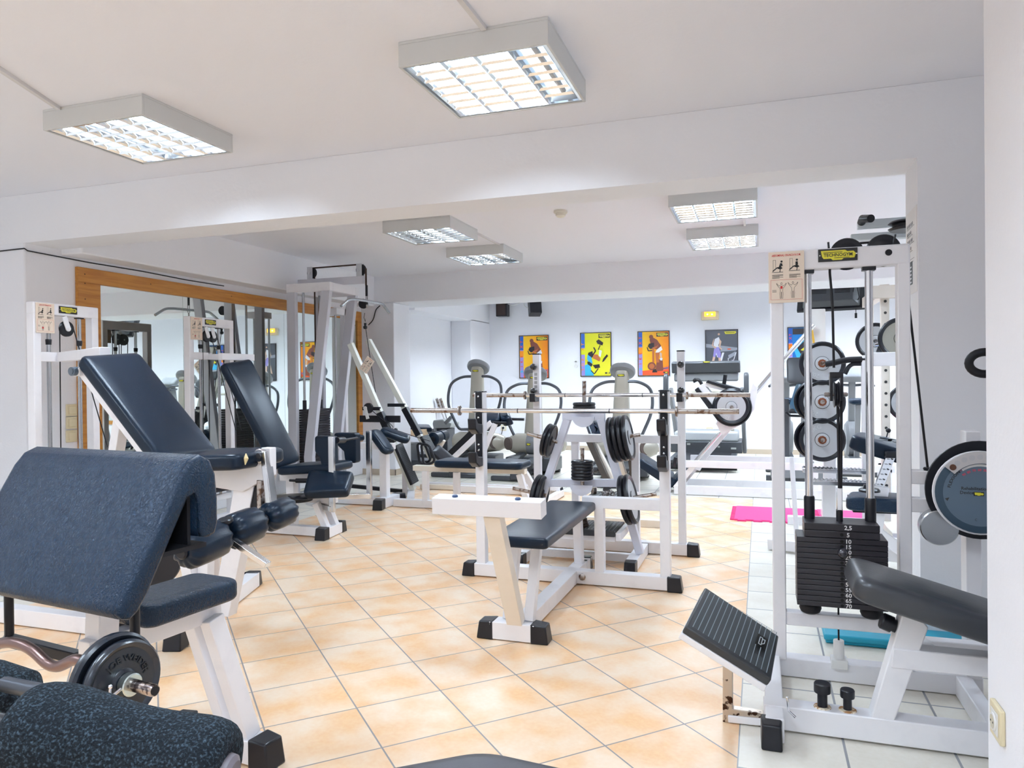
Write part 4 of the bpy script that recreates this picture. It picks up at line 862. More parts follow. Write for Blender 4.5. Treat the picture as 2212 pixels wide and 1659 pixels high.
legcap(t, (-2.55, 2.70, 0), (.30, -.95, 0), .092, .095, .075); legcap(t, (-2.865, 3.61, 0), (-.3, .95, 0), .09, .09, .07); legcap(t, (-2.99, 2.72, 0), (1, 0, 0), .09, .09, .07)
b = B(); b.bar((-3.0, 3.37, .07), (-2.75, 2.9, .50), .05, .05); b.bar((-2.92, 3.38, .07), (-2.62, 3.0, .52), .05, .05); obj('inner_leg', b, WH, t, bevel=.003)
b = B(); b.lathe((-2.95, 2.95, .34), (.2, -1, 0), [(0, .17), (.014, .17)], 48); obj('cam_wheel', b, BP, t)
# ---- hip abduction machine
t = thing('hip_abduction_machine', 'white hip machine with tall black backrest, knee pads and chrome leg arms by the mirror', 'exercise machine', (-3.7, 5.05, 0))
X2 = -4.4
tower(t, X2, 4.82, 5.35, 1.757, 'ABDUCTOR', (.20, .27), 1.435, .62, .13)
b = B(); b.bar((X2, 5.06, 1.43), (-4.12, 5.03, 1.42), .05, .05); b.box(-4.15, -4.11, 4.86, 5.26, 1.395, 1.45); obj('backrest_arm', b, WH, t, bevel=.003)
tn, tf, bf, bn = aX(484, 783, -4.08), aX(543, 773, -4.08), aX(652, 992, -3.62), aX(604, 1009, -3.62)
quad_pad((tn, tf, bf, bn), .08, 'backrest', t)
nrm = (tf-tn).cross(bn-tn).normalized(); nrm = -nrm if nrm.dot(CC-tn) < 0 else nrm
m0, m1 = (tn+tf)/2-nrm*.105, (bn+bf)/2-nrm*.105
b = B(); b.bar(m0, m1, .06, .04, up=nrm); b.bar(m1+(m0-m1)*.1, (-3.95, 5.05, .05), .06, .06, up=(0, 1, 0)); b.bar(m1, (-3.62, 5.08, .42), .06, .06, up=(0, 1, 0)); obj('backrest_frame', b, WH, t, bevel=.003)
quad_pad(((-3.66, 4.92, .535), (-3.66, 5.24, .535), (-3.14, 5.24, .575), (-3.14, 4.92, .575)), .07, 'seat', t, rad=.04)
b = B(); b.bar((-3.72, 5.08, .43), (-3.12, 5.08, .47), .06, .05); b.bar((-3.62, 5.08, .05), (-3.62, 5.08, .43), .07, .07); b.bar((-3.50, 5.0, .29), (-3.16, 4.98, .29), .09, .06); obj('seat_frame', b, WH, t, bevel=.003)
b = B(); b.cyl((-3.50, 4.88, .44), (-3.38, 4.88, .44), .010); b.cyl((-3.44, 4.88, .44), (-3.29, 4.88, .445), .018); obj('seat_handle', b, BK, t)
for y in (4.905, 5.03): b = B(); b.bar((-3.28, y, .27), (-3.20, y+.02, .07), .05, .05, up=(0, 1, 0)); obj('front_leg', b, WH, t, bevel=.003)
b = B(); b.bar((-3.19, 4.86, .045), (-3.22, 5.13, .045), .08, .08); b.bar((-4.3, 4.95, .045), (-3.2, 4.93, .045), .07, .07); b.bar((-4.43, 4.8, .04), (-4.43, 5.4, .04), .06, .07); obj('base_frame', b, WH, t, bevel=.003)
legcap(t, (-3.19, 4.87, 0), (.05, -1, 0), .092, .095, .07); legcap(t, (-3.22, 5.12, 0), (-.05, 1, 0), .092, .095, .07)
for c, r, z in (((-3.42, 4.82), .165, .325), ((-3.30, 5.10), .14, .325)):
    b = B(); b.lathe((c[0], c[1], z-.012), (0, 0, 1), [(0, r-.004), (.004, r), (.010, r), (.014, r-.006)], 44); b.lathe((c[0], c[1], z), (0, 0, 1), [(0, .05), (.010, .045)], 28); b.lathe((c[0], c[1], z-.03), (0, 0, 1), [(0, r*.85), (.012, r*.85)], 44); obj('cam_disc', b, BP, t)
for (px, py), s in (((-3.15, 4.93), -1), ((-3.19, 5.57), 1)):
    b = B(); b.bar((px, py, .20), (px, py, .785), .045, .03); obj('arm_upright', b, CHR, t, bevel=.003)
    b = B(); b.bar((-3.42, 5.0+.25*(s > 0), .255), (px, py, .225), .045, .04); obj('arm_link', b, CHR, t, bevel=.003)
    b = B(); yy = py-s*.02
    pts = [(-.13, .26), (.10, .26), (.115, .245), (.115, -.0), (.10, -.015), (.0, -.015), (-.02, .02), (-.03, .09), (-.10, .14), (-.145, .18), (-.145, .245)]
    if s < 0: T = TF((px-.035, py+.02, .53), (-1, 0, 0), (0, 1, 0))
    else: T = TF((px-.0, py-.02, .53), (0, 1, 0), (1, .2, 0)); 
    if s < 0: b.prism([(px-.17, py+.015, .785), (px+.0, py+.015, .785), (px+.0, py+.015, .53), (px-.10, py+.015, .52), (px-.13, py+.015, .62), (px-.17, py+.015, .66)], (0, .09, 0))
    else: b.prism([(px-.01+a*.80-.12, py-.07, .535+c_*.92) for a, c_ in pts], (.0, -.085, 0))
    obj('knee_pad', b, LE, t, bevel=.022, seg=4)
quad_pad(((-3.26, 4.70, .385), (-3.34, 4.90, .535), (-3.00, 4.99, .52), (-2.93, 4.78, .40)), .085, 'foot_pad', t, rad=.03)
b = B(); b.cyl((-3.15, 5.0, .75), (-3.17, 5.14, .74), .025); b.cyl((-3.17, 5.14, .74), (-3.18, 5.36, .74), .010); obj('cross_hinge', b, BP, t)
# ================================================================ lat tower and low row
t = thing('lat_pulldown_tower', 'grey-white lat pulldown tower with leaning legs and tall pulleys beside the mirror', 'exercise machine', (-4.2, 6.5, 0))
GM = mat('lilac_enamel', (.60, .61, .68), .38)
xa, xb, ya, yb, zt = -4.55, -4.04, 6.33, 6.82, 2.20
for y, nm in ((ya, 'near_post'), (yb, 'far_post')): b = B(); b.box(xa, xa+.10, y, y+.05, 0, zt-.03); obj(nm, b, GM, t, bevel=.004)
for y in (ya, yb):
    b = B(); b.prism([(xb-.10, y, zt-.05), (xb, y, zt-.05), (xb-.23, y, .45), (xb-.20, y, .04), (xb-.30, y, .04), (xb-.33, y, .45)], (0, .055, 0)); obj('leaning_post', b, GM, t, bevel=.004)
b = B(); b.box(xa-.0, xb+.001, ya-.002, ya+.057, zt-.085, zt); b.box(xa-.0, xb+.001, yb-.002, yb+.057, zt-.085, zt); b.box(xa+.001, xa+.06, ya+.057, yb-.002, zt-.085, zt-.001); b.box(xb-.06, xb, ya+.057, yb-.002, zt-.085, zt-.001); obj('top_frame', b, WH, t, bevel=.003)
b = B(); b.box(xa-.02, -3.80, 6.55, 6.60, zt+.0, zt+.075); obj('boom', b, GM, t, bevel=.004)
for x in (-4.44, -3.86):
    b = B(); b.lathe((x+.03, 6.562, zt+.14), (0, 1, 0), [(0, .052), (.005, .056), (.010, .048), (.016, .048), (.021, .056), (.026, .052)], 32); obj('pulley', b, BP, t)
    b = B(); b.box(x-.01, x+.05, 6.548, 6.556, zt+.07, zt+.20); b.box(x-.01, x+.05, 6.594, 6.602, zt+.07, zt+.20); b.cyl((x+.02, 6.54, zt+.135), (x+.02, 6.608, zt+.135), .012); obj('pulley_bracket', b, GY, t)
b = B(); b.cyl((-4.40, 6.575, zt+.19), (-3.83, 6.575, zt+.195), .008, seg=8); obj('rope', b, mat('brown_rope', (.045, .025, .018), .8, bump=(300, 1)), t)
b = B(); b.cyl((-4.38, 6.575, zt+.14), (-4.38, 6.575, .95), .008, seg=8); b.cyl((-3.775, 6.575, zt+.15), (-3.775, 6.575, zt-.02), .010, seg=8); obj('rope', b, MT['brown_rope'], t)
for y in (6.43, 6.72):
    b = B(); b.cyl((-4.42, y, .2), (-4.42, y, zt-.08), .0125); obj('guide_rod', b, ROD, t)
    b = B(); b.cyl((-4.42, y, .92), (-4.42, y, 1.02), .02); obj('rod_sleeve', b, BP, t)
for i in range(26):
    b = B(); b.box(-4.47, -4.33, 6.40, 6.76, .28+.025*i, .28+.025*i+.0225); obj('stack_plate', b, MT['stack_black'], t, bevel=.002)
b = B(); b.box(xa, -4.2, ya, ya+.06, 0, .07); b.box(xa, -4.2, yb, yb+.06, 0, .07); b.box(xa, xa+.07, ya, yb, 0, .07); obj('base_frame', b, GM, t, bevel=.003)
b = B(); b.bar((-3.77, 6.575, zt-.02), (-3.77, 6.575, zt-.13), .022, .012); b.tube([(-3.77, 6.563, zt-.13), (-3.77, 6.56, zt-.20), (-3.77, 6.575, zt-.235), (-3.77, 6.59, zt-.20), (-3.77, 6.587, zt-.13)], .003, 6); obj('strap_hook', b, BP, t)
# second pulley station and its guide posts towards the column
b = B(); b.box(-4.36, -4.30, 7.02, 7.07, 0, 2.0); b.box(-4.50, -4.30, 6.86, 7.06, 1.93, 2.0); obj('station_post', b, WH, t, bevel=.003)
b = B(); b.cyl((-4.36, 6.93, .1), (-4.36, 6.93, 1.95), .012); b.cyl((-4.40, 7.14, .1), (-4.40, 7.14, 1.95), .012); obj('guide_rod', b, ROD, t)
b = B(); b.lathe((-3.98, 6.86, 2.03), (0, 1, 0), [(0, .052), (.010, .046), (.02, .052)], 32); obj('pulley', b, BP, t)
b = B(); b.cyl((-3.96, 6.87, 1.80), (-3.80, 6.87, .78), .0038, seg=8); b.tube([(-3.96, 6.86, 1.93), (-3.96, 6.845, 1.88), (-3.96, 6.87, 1.84), (-3.96, 6.885, 1.88), (-3.96, 6.87, 1.93)], .003, 6); b.lathe((-3.96, 6.87, 1.76), (0, 0, 1), [(0, .012), (.01, .022), (.03, .022), (.035, .012), (.065, .014)], 16); obj('cable_hook', b, BP, t)
# low pulley on the bracket and its own seat
b = B(); b.box(-3.99, -3.52, 6.78, 6.80, .78, .85); obj('low_bracket', b, BP, t, bevel=.002)
b = B(); b.lathe((-3.84, 6.72, .93), (0, -1, 0), [(0, .050), (.004, .054), (.010, .046), (.016, .046), (.022, .054), (.026, .050)], 32); obj('low_pulley', b, BP, t)
b = B(); b.bar((-3.87, 6.69, .93), (-3.84, 6.69, .82), .035, .006, up=(0, 1, 0)); b.cyl((-3.87, 6.70, .93), (-3.87, 6.685, .93), .02); obj('pulley_bracket', b, WPL, t)
b = B(); b.tube([(-3.80, 6.72, .90), (-3.70, 6.70, .83), (-3.64, 6.70, .79)], .004, 8); b.tube([(-3.64, 6.70, .79), (-3.60, 6.69, .79), (-3.55, 6.69, .74), (-3.56, 6.69, .71), (-3.61, 6.69, .74), (-3.64, 6.70, .79)], .0035, 6); b.sph((-3.52, 6.69, .71), .02, 12); b.tube([(-3.52, 6.69, .71), (-3.3, 6.7, .64), (-3.15, 6.72, .60)], .0035, 8); obj('cable_clip', b, BP, t)
for (x, y, z), tl in (((-3.48, 6.28, .60), (.55, -.15, -.55)), ((-3.44, 6.50, .64), (.62, .2, -.25))):
    b = B(); D = V(tl).normalized(); b.pad(TF((x, y, z), D, (.35, -.1, .9)), .30, .15, .07, r=.03, bulge=.005, round_end=.05); obj('thigh_pad', b, LE, t)
b = B(); b.pad(TF((-3.82, 6.33, .62), (1, 0, 0), (0, 0, 1)), .22, .2, .06, r=.02, round_end=.05); obj('seat', b, LE, t)
b = B(); b.bar((-3.95, 6.33, .58), (-3.35, 6.33, .58), .07, .06); b.bar((-3.45, 6.32, .08), (-3.45, 6.32, .55), .075, .075); b.bar((-4.5, 6.32, .045), (-3.4, 6.32, .045), .07, .07); b.bar((-3.42, 6.16, .05), (-3.42, 6.52, .05), .09, .09); obj('seat_frame', b, WH, t, bevel=.003)
legcap(t, (-3.42, 6.17, 0), (.2, -1, 0), .10, .10, .10); legcap(t, (-3.42, 6.50, 0), (.2, 1, 0), .10, .10, .10)
b = B(); b.bar((-4.3, 6.86, .10), (-3.55, 6.86, .06), .05, .035); obj('floor_bar', b, BK, t)
t = thing('lat_bar', 'bent steel lat pulldown bar hanging from the tall pulley of the tower', 'handle bar', (-3.77, 6.575, 1.94))
b = B(); b.tube([aX(737, 661, -3.77), aX(754, 646, -3.77), aX(766, 646, -3.77), aX(818, 654, -3.77), aX(826, 656, -3.77), aX(841, 676, -3.77)], .0145, 14, fil=.05); obj('bar', b, ROD, t)
b = B(); b.cyl((-3.77, 6.575, zt-.25), (-3.77, 6.575, zt-.215), .008); obj('eyelet', b, STL, t)
# ---- low row with diagonal rails, foot plates and a long flat seat
t = thing('low_row_machine', 'white low row machine with diagonal rails, ribbed foot plates and a long flat black seat', 'exercise machine', (-2.9, 6.9, 0))
tops = [aX(757, 742, -4.02), aX(796, 735, -4.02)]; bots = [aZ(893, 1058, .08), aZ(938, 1000, .34)]
for k_, (tp, bt) in enumerate(zip(tops, bots)):
    b = B(); b.bar(tp, bt, .055, .055, up=(0, 1, 0)); obj('diagonal_rail', b, mat('pale_green_enamel', (.72, .74, .69), .38), t, bevel=.003)
    f0, f1 = ((.47, .68), (.56, .78))[k_]
    b = B(); b.bar(tp+(bt-tp)*f0, tp+(bt-tp)*f1, .066, .066, up=(0, 1, 0)); obj('grip_sleeve', b, BP, t, bevel=.004)
    q = tp+(bt-tp)*(f0-.025); b = B(); b.bar(q+V((-.17, -.02, .0)), q+V((.03, -.02, -.0)), .035, .035); obj('cross_stub', b, BP, t, bevel=.003)
    d_ = (bt-tp).normalized(); b = B(); q = tp+(bt-tp)*(.70 if k_ == 0 else .80); e_ = tp+(bt-tp)*(.965 if k_ == 0 else .97); n_ = V((.62, -.1, .5)); n_ = (n_-d_*n_.dot(d_)).normalized()
    b.bar(q+n_*.045, e_+n_*.045, .14, .035, up=n_); o = obj('foot_plate', b, BP, t, bevel=.006)
    b = B(); L_ = (e_-q).length
    for i in range(24): p_ = q+d_*(L_*(i+.8)/25)+n_*.0635; s_ = n_.cross(d_); b.bar(p_-s_*.058, p_+s_*.058, .006, .0025, up=n_)
    obj('plate_ribs', b, RIB, o)
machine_sign(TF(tops[0]+(bots[0]-tops[0])*.17+V((.0, -.035, 0)), (.72, .0, -.55), (0, -1, 0)), .10, .16, 'LOW ROW', t)
b = B(); b.pad(TF((-2.44, 6.33, .405), (1, 0, 0), (0, 0, 1)), .86, .33, .065, r=.02, bulge=.004, round_end=.05); obj('seat', b, LE, t)
b = B(); b.bar((-3.15, 6.36, .375), (-2.03, 6.36, .375), .08, .05); obj('seat_rail', b, CR, t, bevel=.003)
for p_, q_ in (((-2.70, 6.33, .06), (-2.70, 6.33, .35)), ((-3.02, 6.33, .06), (-3.02, 6.33, .35)), ((-2.08, 6.33, .35), (-2.0, 6.33, .06)), ((-2.06, 6.42, .35), (-1.93, 6.55, .06))): b = B(); b.bar(p_, q_, .055, .055, up=(0, 1, 0)); obj('seat_leg', b, WH, t, bevel=.003)
b = B(); b.bar((-3.35, 6.33, .04), (-1.9, 6.33, .04), .07, .07); b.bar((-3.53, 7.05, .04), (-3.2, 6.36, .04), .07, .07); b.bar((-3.52, 6.9, .0), (-3.52, 6.9, .32), .06, .06); b.bar((-3.1, 7.3, .04), (-1.95, 7.3, .04), .06, .07); b.bar((-1.95, 6.30, .04), (-1.95, 7.3, .04), .06, .06); b.bar((-2.4, 7.27, .09), (-1.95, 7.27, .09), .12, .04); obj('base_frame', b, WH, t, bevel=.003)
legcap(t, (-1.96, 6.33, 0), (1, 0, 0), .09, .09, .06); legcap(t, (-1.99, 7.3, 0), (1, 0, 0), .10, .10, .06)
for dx in (0, .07):
    b = B(); o_ = V((-3.16+dx, 6.55-dx*.8, .44)); pts = [o_+V(p) for p in ((-.05, 0, .13), (-.035, 0, .15), (.035, 0, .14), (.09, 0, .0), (.07, 0, -.03), (-.0, 0, -.05), (-.03, 0, -.03))]; b.tube(pts, .013, 10, closed=True, fil=.03, up=(0, 1, 0)); obj('handle', b, BP, t)
b = B(); b.pad(TF((-3.02, 6.75, .42), (.6, .1, -.5), (.4, -.3, .6)), .28, .16, .05, r=.02); obj('chest_pad', b, BP, t)
# ================================================================ far room: cardio machines, leg press, racks
SH = mat('warm_silver', (.46, .44, .38), .35, .25); DG = mat('dark_grey_plastic', (.055, .06, .07), .4); MG = mat('mid_grey_plastic', (.22, .23, .25), .4)
CT = mat('handle_tube', (.10, .11, .13), .28, .5)
def elliptical(x, y, h, side, label):
    t = thing('elliptical_trainer', label, 'elliptical trainer', (x, y, 0), 0, 'elliptical trainers by the poster wall')
    b = B(); rg = []
    for z, w, d, dx in ((.30, .125, .12, -.03), (.45, .118, .10, -.025), (.8, .10, .085, -.012), (1.1, .088, .07, -.004), (h-.09, .08, .06, 0), (h-.055, .070, .055, 0), (h-.03, .05, .04, 0)):
        q = []
        for i in range(24):
            a = 2*math.pi*i/24; c_, s_ = math.cos(a), math.sin(a); q.append(b.bm.verts.new((x+dx+w*abs(c_)**.6*(1 if c_ > 0 else -1), y+d*abs(s_)**.6*(1 if s_ > 0 else -1), z)))
        rg.append(q)
    b.loft(rg); obj('column', b, SH, t)
    badge(FACE((x-.002, y-.072, h-.115)), .085, .026, t, txt=False)
    b = B(); ax = V((0, .55, .83)); b.lathe((x, y+.03, h-.075), ax, [(-.03, .09), (-.02, .145), (0, .155), (.035, .152), (.05, .138), (.052, .05)], 40); obj('console', b, MG, t)
    for s in (-1, 1):
        b = B(); p = [(x+s*.05, y-.02, h-.19), (x+s*.20, y-.05, h-.19), (x+s*.36, y-.08, h-.27), (x+s*.385, y-.12, h-.45), (x+s*.36, y-.16, h-.60), (x+s*.25, y-.15, h-.84), (x+s*.22, y-.12, h-.90), (x+s*.05, y-.05, h-.90)]
        b.tube(p, .019, 10, fil=.09); obj('handle_loop', b, CT, t)
        b = B(); b.bar((x+s*.13, y+.1, .30), (x+s*.14, y-.75, .16), .10, .05); b.bar((x+s*.14, y-.45, .22), (x+s*.14, y-.80, .20), .15, .035); obj('pedal_arm', b, DG, t, bevel=.01)
    b = B(); Y_ = y-.10; b.lathe((x-.32, Y_, .38), (1, 0, .0), [(0, .04), (.02, .10), (.10, .135), (.50, .135), (.66, .115), (.74, .075), (.76, .03)], 32); obj('flywheel_shell', b, SH, t)
    b = B(); b.lathe((x-.06, Y_, .38), (1, 0, 0), [(0, .136), (.01, .139), (.12, .139), (.13, .136)], 36); obj('shell_band', b, MG, t)
    b = B(); b.lathe((x+side*.30, Y_-.07, .385), (side*.6, -.8, 0), [(0, .085), (.03, .080), (.031, .06)], 28); obj('wheel_opening', b, mat('brown_mesh', (.12, .09, .08), .6), t)
    b = B(); b.box(x-.33, x+.33, y-.25, y+.10, .05, .22); b.bar((x, y-.9, .06), (x, y+.1, .06), .10, .08); b.bar((x-.3, y-.85, .03), (x+.3, y-.85, .03), .06, .06); b.bar((x-.3, y+.12, .03), (x+.3, y+.12, .03), .06, .06); obj('base', b, DG, t, bevel=.015)
    badge(FACE((x-.02, Y_-.142, .385)), .05, .03, t, 'shell_badge', txt=False)
    return t
elliptical(-3.62, 9.24, 1.445, 1, 'leftmost silver elliptical trainer, tall column under a round head, left of first poster')
elliptical(-2.77, 9.10, 1.345, -1, 'middle silver elliptical trainer, its round head in front of the first poster')
elliptical(-1.59, 8.86, 1.36, 1, 'right silver elliptical trainer with round head below the gap between second and third posters')
# treadmill
t = thing('treadmill', 'grey treadmill with a wide dark console under the running poster', 'treadmill', (-.72, 10.6, 0))
x0, x1 = -1.21, -.27
b = B(); b.prism([(x0, 10.74, 1.27), (x0, 10.70, 1.42), (x0, 10.80, 1.44), (x0, 11.0, 1.36), (x0, 10.95, 1.27)], (x1-x0, 0, 0)); obj('console', b, DG, t, bevel=.015)
b = B(); b.box(x0+.03, x1-.03, 10.76, 10.95, 1.15, 1.27); obj('console_tray', b, MG, t, bevel=.02)
for i in range(5): b = B(); b.box(-.86+.1*i, -.80+.1*i, 10.725, 10.75, 1.335, 1.345); obj('vent_slot', b, BK, t)
badge(FACE((-.72, 10.697, 1.425)), .10, .018, t, txt=False)
for x in (x0-.05, x1+.05):
    b = B(); b.pad(TF((x, 10.72, 1.10), (0, .12, 1), (1 if x > -.7 else -1, 0, 0)), .34, .16, .06, r=.02, round_end=.07); obj('side_pod', b, DG, t)
    b = B(); b.bar((x+(.03 if x < -.7 else -.03), 10.75, 1.05), (x+(.10 if x < -.7 else -.0), 11.1, .12), .05, .09); obj('upright', b, MG, t, bevel=.01)
b = B(); b.tube([(x0+.15, 10.9, .3), (x0+.14, 10.82, .85), (x0+.26, 10.8, 1.0), (x1-.26, 10.8, 1.0), (x1-.14, 10.82, .85), (x1-.10, 10.9, .3)], .022, 10, fil=.1); obj('front_hoop', b, SH, t)
b = B(); b.box(x0-.02, x1+.02, 10.70, 11.4, .14, .30); obj('motor_box', b, DG, t, bevel=.01)
b = B(); b.box(x0+.03, x1-.03, 10.72, 11.3, .30, .44); obj('motor_cover', b, mat('pale_shell', (.52, .55, .58), .4), t, bevel=.03, seg=4)
for x, w, zz in ((-1.13, .07, .215), (-1.0, .045, .26), (-.58, .03, .23), (-.40, .07, .21), (-.72, .04, .24)):
    b = B(); b.box(x, x+w, 10.692, 10.7, zz-.012, zz+.012); obj('panel_label', b, mat('label_grey', (.45, .47, .45), .5), t)
b = B(); b.box(x0+.05, x1-.05, 9.65, 11.2, .10, .145); obj('deck', b, DG, t, bevel=.01)
b = B(); b.box(x0+.12, x1-.12, 9.6, 11.1, .146, .15); obj('running_belt', b, BK, t); b = B(); b.cyl((x0+.02, 9.68, .07), (x1-.02, 9.68, .07), .045); obj('end_roller', b, BK, t)
# leg press
t = thing('leg_press_machine', 'white leg press with chrome rails sloping up behind the right barbell ends', 'exercise machine', (-.1, 8.0, 0))
b = B()
for y in (7.75, 8.30): b.bar((-.86, y, .05), (1.35, y, .05), .06, .09); b.bar((-.74, y, .32), (1.2, y, .32), .05, .07)
b.bar((-.80, 7.75, .05), (-.80, 8.3, .05), .06, .08); b.bar((.55, 7.75, .05), (.55, 8.3, .05), .06, .08)
for x in (.5, 1.15): 
    for y in (7.75, 8.3): b.bar((x, y, .08), (x, y, .32), .05, .05)
b.bar((-.85, 7.78, .06), (-.66, 7.78, .30), .055, .06, up=(0, 1, 0)); obj('base_frame', b, WH, t, bevel=.004)
k8 = lambda u, v, y=7.95: aY(u, v, y)
for y in (7.86, 8.10):
    b = B(); b.cyl(aY(1497, 1003, y), aY(1758, 702, y), .022, seg=16); obj('slide_rail', b, CHR, t)
b = B(); b.bar(k8(1478, 1040), k8(1592, 905), .05, .06, up=(0, 1, 0)); b.bar(k8(1470, 1000, 8.0), k8(1515, 1010, 8.0), .2, .05); obj('lower_rail', b, WH, t, bevel=.004)
b = B(); b.prism([k8(*q, 7.80) for q in ((1546, 915), (1560, 895), (1600, 905), (1625, 880), (1618, 850), (1626, 828), (1637, 838), (1630, 885), (1600, 918), (1560, 940))], (0, .3, 0)); obj('carriage', b, WH, t, bevel=.006)
b = B(); b.prism([k8(*q, 7.84) for q in ((1508, 838), (1520, 830), (1570, 890), (1600, 915), (1585, 925), (1560, 900))], (0, .28, 0)); b.prism([k8(*q, 7.84) for q in ((1512, 832), (1528, 826), (1590, 842), (1588, 850))], (0, .28, 0)); obj('carriage_arm', b, WH, t, bevel=.006)
b = B(); b.prism([k8(*q, 7.82) for q in ((1500, 842), (1508, 836), (1562, 912), (1552, 912))], (0, .34, 0)); b.prism([k8(*q, 7.82) for q in ((1524, 826), (1530, 821), (1600, 840), (1600, 850))], (0, .34, 0)); obj('foot_platform', b, BP, t, bevel=.006)
b = B(); b.tube([k8(1502, 826, 7.9), k8(1499, 820, 7.9), k8(1510, 820, 7.9), k8(1516, 830, 7.9)], .018, 8, fil=.03); b.cyl(k8(1563, 836, 7.9), k8(1567, 810, 7.9), .02); obj('hand_grip', b, BP, t)
quad_pad((k8(1384, 990, 7.80), k8(1384, 975, 8.14), k8(1458, 1020, 8.14), k8(1462, 1040, 7.80)), .10, 'backrest', t)
quad_pad((k8(1446, 1048, 7.82), k8(1452, 1030, 8.12), k8(1478, 998, 8.12), k8(1482, 1012, 7.82)), .08, 'seat', t)
b = B(); b.cyl(k8(1455, 1008, 7.76), k8(1460, 988, 7.76), .02); obj('brake_handle', b, BP, t)
b = B(); b.cyl(k8(1579, 880, 7.85), k8(1581, 880, 7.55), .018); obj('plate_peg', b, STL, t)
b = B(); b.pad(TF(k8(1765, 720, 8.2), (0, 0, 1), (0, -1, 0)), .5, .16, .03, r=.01); obj('head_panel', b, WPL, t); b = B(); b.bar(k8(1752, 700, 8.0), k8(1760, 755, 8.0), .03, .02); obj('safety_tag', b, mat('amber', (.7, .42, .05), .4), t)
def face_text(p, c, r, s, y, rot):
    T = TF(c, (math.cos(rot), 0, math.sin(rot)), (0, -1, 0)); q = B()
    for dz in (0, .001, .002): letters(q, s, T, r*.26, z=y+dz, arc=r*.60, sx=1.1)
    obj('embossed_weight', q, mat('emboss_light', (.60, .62, .64), .35, .3), p, smooth=False)
g = 'round plates on the leg press'
weight_plate(k8(1581, 880, 7.78), (0, -1, 0), .195, .04, 'black-rimmed plate on the leg press, half hidden behind the 10 KG plate', g)
c = k8(1580, 879, 7.70); p = weight_plate(c, (0, -1, 0), .175, .036, 'grey-faced 10 KG plate with black rim on the leg press', g, PLG); face_text(p, c, .175, '10KG', .0186, math.radians(140))
# plate post with three pegs of 20 K plates
t = thing('plate_storage_post', 'white post carrying three pegs of big grey-faced plates behind the weight stack', 'plate rack', (.46, 6.3, 0))
b = B(); b.bar((.52, 6.42, .0), (.52, 6.42, 1.35), .09, .09); b.bar((.52, 5.9, .035), (.52, 6.9, .035), .07, .07); b.bar((.2, 6.42, .035), (.85, 6.42, .035), .07, .07); obj('post', b, WH, t, bevel=.004)
for i, (u, v, n, rot) in enumerate(((1776, 785, 1, 145), (1776, 868, 2, 140), (1776, 950, 2, 35))):
    c = aY(u, v, 6.2); b = B(); b.cyl(c+V((0, -.05, 0)), c+V((0, .2, 0)), .017); obj('peg', b, STL, t)
    r_ = .171; pos = ('top', 'middle', 'bottom')[i]
    if n > 1: weight_plate(c+V((-.035, .06, .004)), (0, -1, 0), r_, .036, 'rear round plate on the %s peg of the plate post, mostly covered' % pos, 'plates on the plate post')
    p = weight_plate(c, (0, -1, 0), r_, .036, 'grey-faced 20 K plate with black rim on the %s peg of the plate post' % pos, 'plates on the plate post', PLG)
    face_text(p, c, r_, '20K' if i < 2 else '20KG', .0186, math.radians(rot))
    q = B(); q.lathe(c+V((0, -.0175, 0)), (0, -1, 0), [(0, .034), (.0006, .030)], 9); obj('rust_stain', q, RUST, p, smooth=False)
# grooved chrome treads and the hinged dip bar in front of the posts
t = thing('stepped_calf_stand', 'low stand with two ridged steel treads and a padded dip handle', 'exercise machine', (.62, 6.0, 0))
for (u0, u1, v, y) in ((1733, 1870, 1014, 5.9), (1739, 1880, 1040, 5.6)):
    p, q = aY(u0, v, y), aY(u1, v+5, y); b = B(); b.bar(p, q, .12, .03); o = obj('tread', b, CHR, t, bevel=.003)
    b = B(); n = 16
    for i in range(n): m_ = p+(q-p)*((i+.5)/n); b.bar(m_+V((0, -.05, .018)), m_+V((0, .05, .018)), .012, .006)
    obj('tread_ridges', b, CHR, o)
b = B(); pz = aY(1790, 1040, 5.75); b.bar((pz.x, 5.75, 0), (pz.x, 5.75, pz.z), .09, .08); b.bar((pz.x-.1, 5.75, .03), (.95, 5.75, .03), .08, .06); obj('stand_post', b, WH, t, bevel=.004)
b = B(); b.tube([aY(1783, 787, 5.95), aY(1800, 784, 5.95), aY(1830, 777, 5.95), aY(1872, 776, 5.95)], .022, 12, fil=.05); obj('padded_bar', b, BK, t)
b = B(); b.tube([aY(1825, 808, 5.95), aY(1833, 792, 5.95), aY(1842, 786, 5.95), aY(1860, 786, 5.95)], .016, 10, fil=.03); obj('hook_bar', b, BP, t)
x_ = aY(1873, 780, 5.95).x; b = B(); b.bar((x_, 5.97, 0), (x_, 5.97, 1.36), .07, .08); b.bar((x_+.03, 5.97, 1.33), (x_+.75, 5.97, 1.33), .06, .10); obj('side_post', b, WH, t, bevel=.004)
